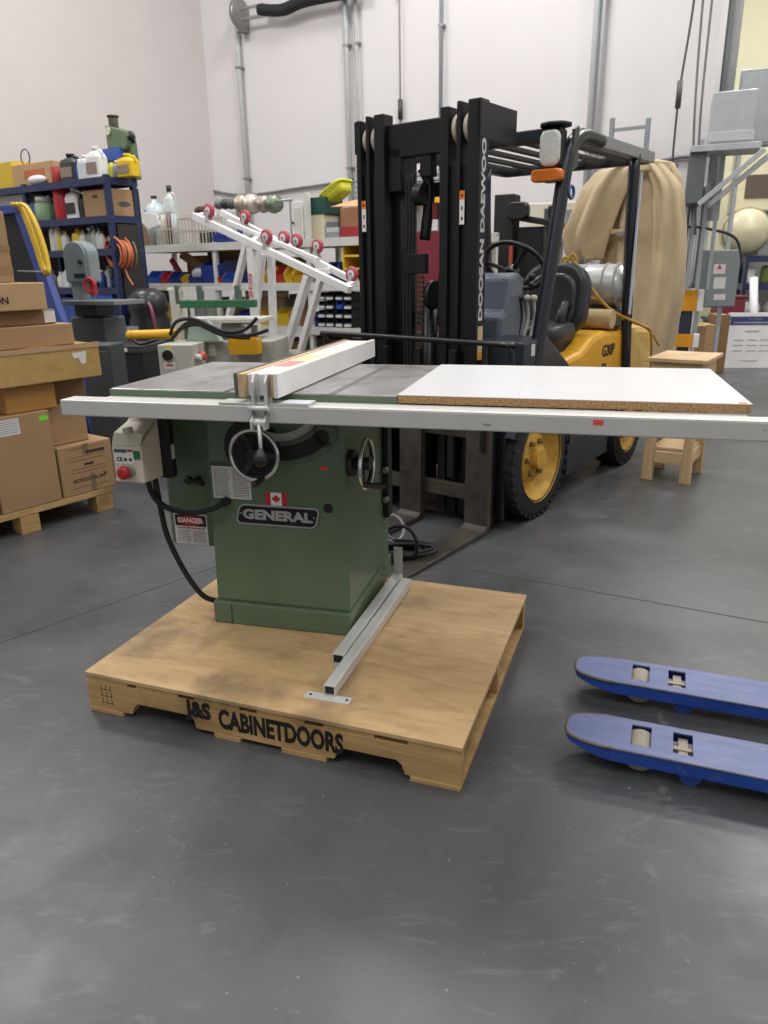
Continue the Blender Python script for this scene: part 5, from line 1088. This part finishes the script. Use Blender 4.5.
part(l2, 'lettering', text_mb('RICHE', .055, dd, V((dd.z*-1, 0, dd.x)), a2+dd*.33+V((0, -.04, 0)), bold=.001, sx=1.3), P('c0404c'))
_n = dd.cross(V((-dd.z, 0, dd.x)))
tb('base_rail', K(236, 352, .0)*1, K(300, 352, .0), .02)
def caster(px, py, y, lab=None):
    c = K(px, py, y); R = .06
    w_ = part(ct, 'caster', MB().lathe([(R*.62, -.018), (R*.95, -.018), (R, -.008), (R, .008), (R*.95, .018), (R*.62, .018)], c, (.15, 1, 0), 28, False), P('a83e4e', .45), label='red rimmed caster')
    part(w_, 'wheel_core', MB().cyl(c-V((.002, .016, 0)), c+V((.002, .016, 0)), R*.63, n=24), P('e2e0dd')); part(w_, 'axle', MB().cyl(c-V((0, .03, 0)), c+V((0, .03, 0)), .012, n=8), STEEL)
    part(w_, 'fork', MB().bar(c+V((0, -.026, 0)), c+V((-.01, -.026, -.085)), .03, .006, up=(0, 1, 0)).bar(c+V((0, .026, 0)), c+V((-.01, .026, -.085)), .03, .006, up=(0, 1, 0)).box(c.x-.03, c.x+.02, c.y-.03, c.y+.03, c.z-.095, c.z-.082), P('c9cacb', .3, metal=.5))
for px, py, y in ((209, 211, 0), (245, 217, .4), (266.5, 237, 0), (284, 238, .3), (297, 241, .4), (317.5, 246, .45), (352, 274, .35)): caster(px, py, y)

# ------------------------------------------------------------------ beige machine with control box behind the saw
EM = Fr(*A(157, 345, 5.3)[:2], -.12)
E_ = lambda px, py, y=0: EM.y(px, py, y)
em = thing('edge_bander', 'grey beige woodworking machine with control cabinet, hoses and green beam', 'machine', EM, .5, .2, 0)
MG = P('b3b3ab', .5)
a, b_ = E_(157, 345), E_(192, 346)
cb = part(em, 'control_cabinet', MB().box(a.x, b_.x, 0, .26, 0.35, a.z), MG, .006)
part(em, 'cabinet_stand', MB().box(a.x+.03, b_.x-.03, .04, .22, 0, .35), P('86867f'), .006)
qd = E_(168.5, 355); part(cb, 'rotary_switch', MB().cyl((qd.x, -.03, qd.z), (qd.x, 0, qd.z), .036, n=20), BLACK); part(cb, 'switch_ring', MB().cyl((qd.x, -.004, qd.z), (qd.x, 0, qd.z), .044, n=20), P('cfcfc9'))
qd = E_(169, 347.5); part(cb, 'warning_triangle', MB().prism([(-.025, -.02), (.025, -.02), (0, .025)], (qd.x, -.002, qd.z), XR, ZU, (0, -.001, 0)), P('e3bf27'))
qd = E_(170, 366); o = part(cb, 'warning_label', MB().box(qd.x-.04, qd.x+.04, -.002, -.0005, qd.z-.02, qd.z+.028), P('e2e0dd')); part(o, 'red_text', MB().box(qd.x-.03, qd.x+.03, -.003, -.0022, qd.z-.002, qd.z+.012), P('b55a55'))
part(cb, 'side_button', MB().cyl((b_.x, .12, a.z-.09), (b_.x+.05, .12, a.z-.09), .03, n=16), P('c8553a')); part(cb, 'side_button', MB().cyl((b_.x, .05, a.z-.09), (b_.x+.04, .05, a.z-.09), .022, n=16), P('d8d6cf'))
q0, q1 = E_(205, 341, .35), E_(274, 341, .35)
part(em, 'main_body', MB().box(q0.x-.25, q1.x, .34, .8, .1, q0.z), P('a3a49c', .5), .01)
part(em, 'base', MB().box(q0.x-.2, q1.x-.04, .4, .75, 0, .1), DGREY)
q = E_(212, 345, .35); part(em, 'gauge_plate', MB().box(q.x-.02, q.x+.03, .325, .339, q.z-.08, q.z+.0), P('c4c4bb'))
qa, qb = E_(168, 289, .5), E_(182, 340, .5)
part(em, 'upright', MB().hexa([(qa.x+.02, .5, .1), (qb.x+.03, .5, .1), (qb.x+.03, .62, .1), (qa.x+.02, .62, .1)], [(qa.x-.0, .5, qa.z), (qa.x+.09, .5, qa.z), (qa.x+.09, .62, qa.z), (qa.x, .62, qa.z)]), P('c2c2ba', .5), .006)
qa, qb = E_(180, 300.5, .48), E_(256, 300.5, .48)
part(em, 'green_beam', MB().box(qa.x, qb.x, .46, .52, qa.z-.055, qa.z), P('2f6b4c', .4), .004)
qa, qb = E_(166, 291, .5), E_(245, 291, .5); part(em, 'top_tube', MB().box(qa.x, qb.x, .52, .56, qa.z, qa.z+.025), P('cfcfc8')); 
for px in (178, 200, 238): q = E_(px, 295, .52); part(em, 'clamp', MB().box(q.x-.02, q.x+.02, .5, .56, q.z-.07, q.z+.07), P('5a6a60'), .004); 
qa, qb = E_(182, 319, .45), E_(262, 319, .45); part(em, 'work_shelf', MB().box(qa.x, qb.x, .40, .78, qa.z-.03, qa.z), P('c0bfb6'), .004)
for px in (190, 255): q = E_(px, 325, .6); part(em, 'shelf_post', MB().box(q.x-.02, q.x+.02, .55, .6, .5, q.z), P('8b8b84'))
q = E_(232, 330, .55); part(em, 'motor', MB().cyl((q.x-.08, .58, q.z), (q.x+.08, .58, q.z), .055, n=18), P('b5b7b8', .4, metal=.4), .004)
q = E_(190, 338, .1); part(em, 'cabinet_hood', MB().hexa([(b_.x-.14, .26, a.z), (b_.x+.12, .26, a.z), (b_.x+.12, .34, a.z), (b_.x-.14, .34, a.z)], [(b_.x-.10, .28, a.z+.16), (b_.x+.02, .28, a.z+.16), (b_.x+.02, .34, a.z+.16), (b_.x-.10, .34, a.z+.16)]), P('9fb0a4', .4), .004)
for pts_ in ([(170, 335), (176, 322), (192, 319), (208, 325), (225, 332), (244, 330), (257, 318)], [(176, 333), (190, 322), (206, 328), (222, 335), (240, 336), (256, 334), (268, 330)], [(172, 339), (184, 327), (200, 325), (214, 331), (232, 337), (250, 338)]):
    part(em, 'hose', MB().tube([tuple(E_(x_, y_, .2)) for x_, y_ in pts_], .0125, n=8), RUBBER)
crate(228.5, 257, 339, EM, .2, E_(240, 354.5, .2).z, 'e0a81f', 'amber yellow parts bin hung on the front of the beige machine', None, d=.12, front=.95)
# yellow handle + black bin + grey cabinet left of it
qa, qb = EM.y(133, 335, .25), EM.y(177, 335, .25)
t = thing('dust_wand', 'yellow tapered plastic tool lying across a black bin edge', 'tool', EM, qa.x, .25, qa.z-.04)
part(t, 'handle', MB().tube([(qa.x, .25, qa.z), (qa.x+.1, .25, qa.z+.002), (qb.x, .25, qb.z+.01)], .034, n=12), P('e0a81f')); part(t, 'tip', MB().ball((qa.x-.02, .25, qa.z), .035, 12, 8), P('e0a81f')); part(t, 'hand_grip', MB().tube([(qa.x+.02, .2, qa.z-.03), (qa.x+.08, .19, qa.z-.06), (qa.x+.2, .2, qa.z-.03)], .012, n=8), BLACK)
TB = Fr(*A(102, 345, 5.9)[:2], -.15)
w_ = TB.y(141, 345, 0).x; zt = TB.y(120, 346, 0).z
t = thing('waste_bin', 'large black rectangular waste bin with white tag beside the bandsaw', 'bin', TB, w_/2, 0, 0)
part(t, 'bin_body', MB().hexa([(.05, .05, 0), (w_-.05, .05, 0), (w_-.05, .4, 0), (.05, .4, 0)], [(0, 0, zt-.05), (w_, 0, zt-.05), (w_, .45, zt-.05), (0, .45, zt-.05)]), P('26282b', .5), .01)
part(t, 'rim', MB().box(-.015, w_+.015, -.015, .465, zt-.06, zt-.02), P('303336', .4), .008); part(t, 'lid', MB().box(-.01, w_+.01, -.01, .46, zt-.02, zt), P('2e3134', .4), .006)
q = TB.y(121, 350, -.02); part(t, 'tag', MB().box(q.x-.05, q.x+.05, -.018, -.0155, q.z-.015, q.z+.015), P('d8d8d6'))
GC = Fr(*A(80, 350, 5.0)[:2], -.12); w_ = GC.y(109, 345, 0).x; zt = GC.y(95, 345, 0).z
t = thing('metal_cabinet', 'dark grey steel cabinet standing between the boxes and the black bin', 'cabinet', GC, w_/2, 0, 0)
part(t, 'body', MB().box(0, w_, 0, .22, .0, zt), P('3a3f43', .5), .01); part(t, 'door', MB().box(.01, w_-.01, -.012, -.001, .05, zt-.04), P('41464a', .5), .003); part(t, 'door_handle', MB().box(w_-.06, w_-.045, -.03, -.0125, zt*.5, zt*.5+.1), BLACK)
# clutter between bandsaw and rack
DB = Fr(*BR.w(.30, .12)[:2], WY)
x0_, w_ = 0, .25
t = thing('vacuum_drum', 'black round dust drum with pale lettering behind the bandsaw table', 'drum', DB)
zt = DB.y(125, 288, 0).z
part(t, 'drum', MB().lathe([(.18, 0), (.19, .02), (.19, zt*.75), (.17, zt*.8), (.19, zt*.83), (.17, zt*.95), (.08, zt)], (0, 0, 0), ZU, 28), P('26272a', .35)); part(t, 'label', MB().box(-.06, .05, -.194, -.188, zt*.9, zt*.9+.03), P('c9c9c9'))
part(t, 'hose', MB().tube([(.12, -.1, zt*.9), (.22, -.14, zt*.8), (.24, -.12, zt*.4), (.2, -.1, .1)], .016, n=8), P('7e3f52'))
WT = Fr(*A(125, 335, 6.8)[:2], WY); q0, q1 = WT.y(105, 334, 0), WT.y(160, 334, 0)
t = thing('work_table', 'low green topped work table behind the black bin', 'table', WT, (q0.x+q1.x)/2, .2, 0)
part(t, 'table_top', MB().box(q0.x, q1.x, 0, .28, q0.z-.03, q0.z), P('7d8c76', .5), .004); part(t, 'apron', MB().box(q0.x+.02, q1.x-.02, .02, .26, q0.z-.12, q0.z-.031), P('3f5142'))
for x in (q0.x+.03, q1.x-.07):
    for y in (.03, .21): part(t, 'leg', MB().box(x, x+.04, y, y+.04, 0, q0.z-.12), P('3a3d3b'))
bottle('can', 106, 114, 328, WT, .1, q0.z, '2b2b2b', 'd8d8d8', 'small black tin with a white lid on the green topped table', None, cat='tin')
crate(114, 125, 327, WT, .12, q0.z, '8a8d90', 'grey open tray on the green topped table', None, d=.15)

# ------------------------------------------------------------------ behind and beside the forklift
q = A(412, 200, 9.0); YB = Fr(q.x, q.y, WY)
t = thing('yellow_stand', 'yellow board on a grey post rising behind the open middle of the mast', 'board', YB)
part(t, 'board', MB().box(-.25, .40, 0, .06, YB.y(412, 207, 0).z, YB.y(412, 186, 0).z), P('e0bd23', .5), .006); part(t, 'post', MB().box(0, .06, .06, .12, 0, 2.1), P('8b8d8f'))
part(t, 'foot', MB().box(-.2, .25, -.05, .3, 0, .05), P('6b6d6f'))
# steel ladder-like frame standing above the cover
LD = Fr(*A(610, 150, 8.4)[:2], WY)
t = thing('ladder', 'grey steel stepladder frame rising behind the tan cover', 'ladder', LD)
la, lb2, lc = LD.y(611, 124, 0), LD.y(652, 112, 0), LD.y(598, 200, 0)
for px, pt_ in ((612, 118), (648, 118), ): 
    q = LD.y(px, pt_, 0); part(t, 'rail', MB().box(q.x-.02, q.x+.02, 0, .05, 0, q.z), P('8e9294', .4, metal=.4))
xa, xb = LD.y(612, 128, 0), LD.y(648, 120, 0)
for k in range(9): z = xa.z-.02-k*.3; part(t, 'rung', MB().box(xa.x, xb.x, .01, .04, z-.015, z+.015), P('8e9294', .4, metal=.4))
q = LD.y(676, 165, 0); q2 = LD.y(650, 166, .0)
t = thing('pipe_rack', 'short grey pipe frame right of the ladder behind the cover', 'frame', LD, q.x, -.1, 0)
part(t, 'post', MB().box(q.x-.03, q.x+.03, -.1, -.05, 0, q.z), P('7d8082', .4, metal=.4)); part(t, 'cross_bar', MB().box(q2.x-.15, q.x, -.09, -.06, q.z-.06, q.z-.03), P('7d8082', .4, metal=.4))
# thin drop cables
for i, (px0, px1, l_) in enumerate([(694, 668, 'dark cable dropping from above with a coupling, right of the guard'), (703, 690, 'thin grey cable hanging straight beside the dark one'), (712, 693, 'grey cable, nearest the wall corner, hanging down to the conduits')]):
    Yq = 8.1-.1*i; b = MB(); p0 = A(px0+i*.5, -20, Yq); p1 = A(px1+2, 235 if i else 190, Yq)
    p0 = V((p0.x, p0.y, p0.z)); c = V((p1.x, p1.y, p1.z)); top_ = V((c.x+.02, c.y, 5.2))
    tl = A(px0, 0, Yq); 
    b.tube([V((tl.x, tl.y, tl.z+1))-c, tl-c, (tl-c)*.5+V((-.03, 0, 0)), V((0, 0, 0))], .011, n=6)
    if i == 0: b.cyl((tl-c)*.52+V((-.03, 0, -.12)), (tl-c)*.52+V((-.03, 0, .12)), .028, n=8)
    solo('drop_cable', b, P('6d6f71' if i else '4a4b4d'), l_, 'cable', W0, c.x, c.y, c.z)
# transformer boxes on a strut bracket
TX = Fr(*A(735, 120, 7.5)[:2], -.35)
X_ = lambda px, py, y=0: TX.y(px, py, y)
a, b_ = X_(714, 92), X_(752, 142)
t = thing('transformer', 'grey steel transformer box on a high strut bracket at the right', 'electrical box', TX, (a.x+b_.x)/2, 0, b_.z-.02)
part(t, 'housing', MB().box(a.x, b_.x, 0, .45, b_.z, a.z), P('b3b6b7', .4, metal=.3), .01); part(t, 'cover_lip', MB().box(a.x-.01, b_.x+.01, -.012, 0, b_.z+.02, b_.z+.10), P('bfc2c3', .4, metal=.3), .003)
for k in range(4): part(t, 'knockout', MB().cyl((b_.x, .1+.1*k, b_.z+.25), (b_.x+.006, .1+.1*k, b_.z+.25), .02, n=10), BLACK)
a2, b2 = X_(742, 70, .7), X_(770, 145, .7)
t = thing('junction_box', 'grey enclosure further back, above and right of the transformer', 'electrical box', TX, (a2.x+b2.x)/2, .7, b2.z)
part(t, 'housing', MB().box(a2.x, b2.x+.05, .7, .84, b2.z, a2.z), P('9fa3a5', .4, metal=.3), .01); part(t, 'door', MB().box(a2.x+.02, b2.x+.03, .69, .699, b2.z+.03, a2.z-.03), P('a9adaf', .4, metal=.3), .003)
part(t, 'support_strut', MB().box(a2.x-.5, b2.x, .841, .87, b2.z+.1, b2.z+.14), GAL)
t = thing('strut_bracket', 'galvanised strut bracket with diagonal braces carrying the transformer', 'bracket', TX, a.x, .2, b_.z-.05)
part(t, 'platform', MB().box(a.x-.15, b_.x+.08, -.05, .4, b_.z-.06, b_.z-.005), GAL, .004); part(t, 'deep_plate', MB().box(a.x-.15, a.x+.0, .0, .5, b_.z-.5, b_.z-.06), P('5d6164', .4), .004)
q = X_(698, 205, .0); q2 = X_(764, 150, 0)
for dx, dy in ((0, -.06), (.10, .0), (.1, .3)): part(t, 'diagonal_brace', MB().bar((q.x+dx, dy, q.z), (q2.x+dx, dy, q2.z), .045, .045), GAL, .003)
q = X_(703, 200, .35)
for dx in (-.08, .02, .12): part(t, 'upright_strut', MB().box(q.x+dx, q.x+dx+.035, .38, .42, 1.1, b_.z+.1), P('a9adb0', .4, metal=.5))
# vertical pipes by the corner
for i, (px, r, l_) in enumerate([(716, .05, 'thick grey duct rising left of the transformer'), (728, .03, 'grey pipe rising behind the transformer'), (734, .055, 'broad pale pipe rising behind the transformer')]):
    q = A(px, 40, 8.6); solo('vertical_pipe', MB().cyl((0, 0, 0), (0, 0, 7), r, n=14), P('a5a9ab' if i < 2 else 'c6c8c8', .4, metal=.3), l_, 'pipe', W0, q.x, q.y, 1.8)
# conduit bundle below
rnd = random.Random(9)
for i, (px0, px1, l_) in enumerate([(686, 684, 'leftmost pale conduit'), (690, 690, 'dark conduit'), (695, 694, 'white conduit'), (699, 700, 'shiny steel conduit'), (703, 702, 'grey conduit nearest the breaker panel')]):
    q = A(px0, 205, 8.15); z0_ = A(px1, 288, 8.15).z
    solo('conduit', MB().tube([(0, 0, q.z-z0_+.2), (.01*(-1)**i, 0, (q.z-z0_)*.6), (0, 0, 0)], .022 if i != 2 else .035, n=8), P(['b5b8ba', '5c5f63', 'd5d8db', 'a6aeb6', '8f9396'][i], .35, metal=.4), l_+' in the short bundle on the wall corner', 'conduit', W0, q.x, q.y, z0_)
q = A(693, 238, 8.1); solo('cable_bundle', MB().tube([(-.2, 0, .0), (-.1, -.05, .1), (.15, -.05, .08), (.45, 0, -.02), (.55, 0, -.3)], .014, n=6), P('2f3033'), 'black cable looping across the conduits towards the breaker panel', 'cable', W0, q.x, q.y, q.z)
# breaker panel
PN = Fr(*A(722, 280, 8.5)[:2], .02)
a, b_ = PN.y(709, 250, 0), PN.y(731, 307, 0)
t = thing('breaker_panel', 'grey electrical breaker panel with two white labels at the right', 'electrical panel', PN, (a.x+b_.x)/2, 0, b_.z)
part(t, 'enclosure', MB().box(a.x, b_.x+.04, 0, .2, b_.z, a.z), P('7f8689', .4, metal=.2), .008); dr = part(t, 'door', MB().box(a.x+.01, b_.x+.03, -.012, -.001, b_.z+.01, a.z-.01), P('868d90', .4, metal=.2), .004)
for py, h in ((269, .05), (283, .06), (297, .03)): q = PN.y(720, py, -.015); part(dr, 'label', MB().box(q.x-.07, q.x+.06, -.0145, -.0125, q.z-h, q.z+h), P('d9d3d0'))
q = PN.y(719, 267, 0); part(dr, 'warning_mark', MB().prism([(-.03, -.02), (.03, -.02), (0, .03)], (q.x, -.0152, q.z), XR, ZU, (0, -.0005, 0)), P('b5483a'))
part(t, 'mounting_strut', MB().box(a.x+.02, a.x+.06, .2, .24, 0, 3.0), GAL); part(t, 'mounting_strut', MB().box(b_.x-.04, b_.x, .2, .24, 0, 3.0), GAL)
# striped marker board
SM = Fr(*A(688, 320, 8.0)[:2], -.35); a, b_ = SM.y(680, 290, 0), SM.y(698, 348, 0)
t = thing('sign_stand', 'orange, black and white stand partly hidden by the tan cover', 'stand', SM, (a.x+b_.x)/2, 0, 0)
w_ = b_.x-a.x; zt = a.z
part(t, 'black_body', MB().box(a.x+.03, b_.x-.09, .01, .12, 0, zt-.02), P('2b3340'), .004)
for k, (z1, z0_) in enumerate(((290, 311), (334, 347))):
    za, zb_ = SM.y(680, z1, 0).z, SM.y(680, z0_, 0).z; part(t, 'orange_panel', MB().box(a.x-.01, b_.x-.06, -.012, .0, zb_, za), P('e09a22', .45), .003); part(t, 'white_panel', MB().box(b_.x-.058, b_.x, -.012, .1, zb_, za), P('e8e8e6', .5), .003)
# sign board
SG = Fr(*G(745, 368)[:2], -.12)
a, b_ = SG.y(727, 366, 0), SG.y(764, 368, 0); zt = SG.y(733, 319, 0).z; w_ = b_.x-a.x+.15
t = thing('sign_board', 'white notice board with a navy header leaning low at the right', 'sign', SG, 0, 0, 0)
M4 = MB().hexa([(-.30, 0, 0), (.36, 0, 0), (.36, .02, 0), (-.30, .02, 0)], [(-.26, .12, .72), (.40, .12, .72), (.40, .14, .72), (-.26, .14, .72)])
part(t, 'board', M4, P('e0dfdf', .5), .003)
def sgp(x, z): return V((x+.04*z/.72, .12*z/.72-.002, z))
def sgq(nm, x0, x1, z0, z1, m): return part(t, nm, MB().hexa([sgp(x0, z0), sgp(x1, z0), sgp(x1, z0)+V((0, -.002, 0)), sgp(x0, z0)+V((0, -.002, 0))], [sgp(x0, z1), sgp(x1, z1), sgp(x1, z1)+V((0, -.002, 0)), sgp(x0, z1)+V((0, -.002, 0))]), m)
sgq('header', -.27, .34, .56, .67, P('2b3566')); 
upv = V((.04, .12, .72)).normalized()
part(t, 'header_lettering', text_mb('NOTICE', .06, XR, upv, sgp(.05, .638)+V((0, -.003, 0)), bold=.001), P('d8d8e0')) if False else sgq('header_line', -.04, .14, .625, .655, P('c9cbd8'))
sgq('header_line', -.22, .30, .585, .60, P('c9cbd8')); sgq('text_line', -.06, .12, .47, .485, P('8a8a90'))
for z in (.36, .29, .22): 
    for x0 in (-.2, -.02, .14): sgq('text_line', x0, x0+.13, z, z+.012, P('a3a2a8'))
sgq('text_line', -.08, .14, .09, .10, P('9a9aa0'))
part(t, 'rear_prop', MB().bar((0.05, .14, .6), (0.05, .45, 0), .03, .03), P('9a8a70'))
# cartons, maroon bag, tanks and far rack
CR = Fr(*G(705, 352)[:2], -.3)
for i, (px0, px1, pt_, pb, Yc, m, l_) in enumerate([(690, 707, 326, 349, 9.0, CARD, 'cardboard carton on the floor behind the stool'), (706, 716, 325, 350, 9.6, CARD2, 'lighter carton behind and right of the first one on the floor'), (717, 731, 315, 350, 9.7, CARD3, 'tall brown carton left of the leaning notice board')]):
    fr = Fr(*A((px0+px1)/2, pt_, Yc)[:2], -.15); a = fr.y(px0, pt_, 0); b_ = fr.y(px1, pt_, 0); t = thing('cardboard_box', l_, 'box', fr, 0, 0, 0); o = part(t, 'body', MB().box(a.x, b_.x, 0, .4, 0, a.z), m, .006); part(t, 'tape', MB().box(-.03, .03, -.001, .4, a.z, a.z+.001), P('c3a26c', .4))
fr = Fr(*A(732, 300, 10.6)[:2], -.2); a, b_ = fr.y(718, 299, 0), fr.y(744, 318, 0)
t = thing('tool_chest', 'maroon chest on a dark table under the breaker panel', 'chest', fr, 0, 0, 0)
part(t, 'chest', MB().box(a.x, b_.x, 0, .4, b_.z, a.z), P('7d2438', .5), .02); part(t, 'lid', MB().box(a.x-.01, b_.x+.01, -.01, .41, a.z, a.z+.04), P('6d1f31', .5), .01); part(t, 'table', MB().box(a.x-.1, b_.x+.1, -.05, .5, b_.z-.04, b_.z), P('3a3d42'))
for x in (a.x-.08, b_.x+.04): part(t, 'table_leg', MB().box(x, x+.04, 0, .4, 0, b_.z-.04), P('3a3d42'))
FRK = Fr(*A(742, 290, 12.0)[:2], -.3)
zs_ = [FRK.y(750, 318, 0).z, FRK.y(750, 284, 0).z, FRK.y(750, 256, 0).z]
rack('shelving_rack', 'far navy blue rack at the right behind the notice board', FRK, 0, 2.6, .6, (0.0, 1.25, 2.55), (.2, zs_[0], zs_[1], zs_[2]), SHELFB, zs_[2]+.02, DGREY, beam=.09)
rnd = random.Random(4)
for k in range(6):
    c_ = ['d9d6cf', '6b7a3f', 'c9b8a0', 'e2e2df', '8b5a4a', '565b60'][k]; w_ = .16
    solo('storage_tub', MB().lathe([(w_*.4, 0), (w_*.5, .02), (w_*.52, .2+.03*(k % 3)), (w_*.3, .24+.03*(k % 3))], (0, 0, 0), ZU, 14), P(c_), ['white', 'olive', 'tan', 'pale grey', 'brown', 'slate'][k]+' tub on the far blue rack at the right', 'tub', FRK, .12+.22*k, .2, zs_[1]+.001, group='tubs on the far blue rack')
for k in range(4): solo('plastic_bag', MB().ball((0, 0, .13), (.14, .12, .13), 12, 8), P(['dedcd8', 'b8b2a6', 'e6e4e0', '9d958a'][k], .6), ['white', 'greyish', 'bright white', 'brownish'][k]+' sack on the lower shelf of the far blue rack', 'sack', FRK, .2+.3*k, .25, zs_[0]+.001, group='sacks on the far blue rack')
t = thing('roll_stand', 'white leaning tube in front of the far blue rack', 'tube', FRK, .1, -.3, 0); part(t, 'tube', MB().cyl((.25, -.3, .0), (.12, -.15, zs_[1]+.1), .06, n=14), P('e6e6e8', .4))
q = FRK.y(748, 230, .0); TKY = .3
t = thing('pressure_tank', 'cream horizontal tank end on the top of the far blue rack', 'tank', FRK, q.x, .0, zs_[2]+.02)
part(t, 'tank_shell', MB().lathe([(.02, -.12), (.22, -.08), (.30, 0), (.33, .1), (.33, .7), (.28, .8)], (q.x, 0, zs_[2]+.36), (0, 1, 0), 32), P('cfc7a6', .35)); part(t, 'band', MB().torus((q.x, .15, zs_[2]+.36), (0, 1, 0), .335, .02, 36, 6), P('8a8264')); part(t, 'saddle_base', MB().box(q.x-.2, q.x+.2, .1, .5, zs_[2]+.005, zs_[2]+.08), P('6d6a5c'))
q = FRK.y(735, 205, .9)
t = thing('compressor_cabinet', 'large cream machine housing with dark window behind the tank', 'machine', FRK, q.x+.9, .9, 0)
ztop = FRK.y(745, 140, .9).z; zmid = FRK.y(745, 212, .9).z
part(t, 'housing', MB().box(q.x, q.x+1.9, .9, 1.9, zmid, ztop), P('d2cba8', .45), .03); part(t, 'dark_window', MB().box(q.x+.12, q.x+.5, .885, .899, zmid+.2, zmid+.55), P('5a4f44', .3), .005); part(t, 'stand', MB().box(q.x+.1, q.x+1.8, 1.0, 1.8, 0, zmid), P('8d8d88'), .01)
# ------------------------------------------------------------------ lights
def area(loc, sx, sy, e, col=(1, .98, .96), rot=(0, 0, 0)):
    l = bpy.data.lights.new('ceiling_light', 'AREA'); l.shape = 'RECTANGLE'; l.size = sx; l.size_y = sy; l.energy = e; l.color = col
    o = bpy.data.objects.new('ceiling_light', l); C.objects.link(o); o.location = loc; o.rotation_euler = rot
for x in (-4.5, 0.5, 5.5):
    for y in (-1.5, 3.0, 7.5, 11.5):
        area((x, y, 7.2), 1.3, 1.3, 225 if y > 5 else 125)
w = bpy.data.worlds.new('world'); SC.world = w; w.use_nodes = True
w.node_tree.nodes['Background'].inputs[0].default_value = (.95, .97, 1, 1); w.node_tree.nodes['Background'].inputs[1].default_value = .36
SC.view_settings.view_transform = 'Standard'; SC.view_settings.look = 'None'; SC.view_settings.exposure = 0; SC.view_settings.gamma = 1; SC.view_settings.use_curve_mapping = False
for o in C.objects:
    if '_off' in o: del o['_off']
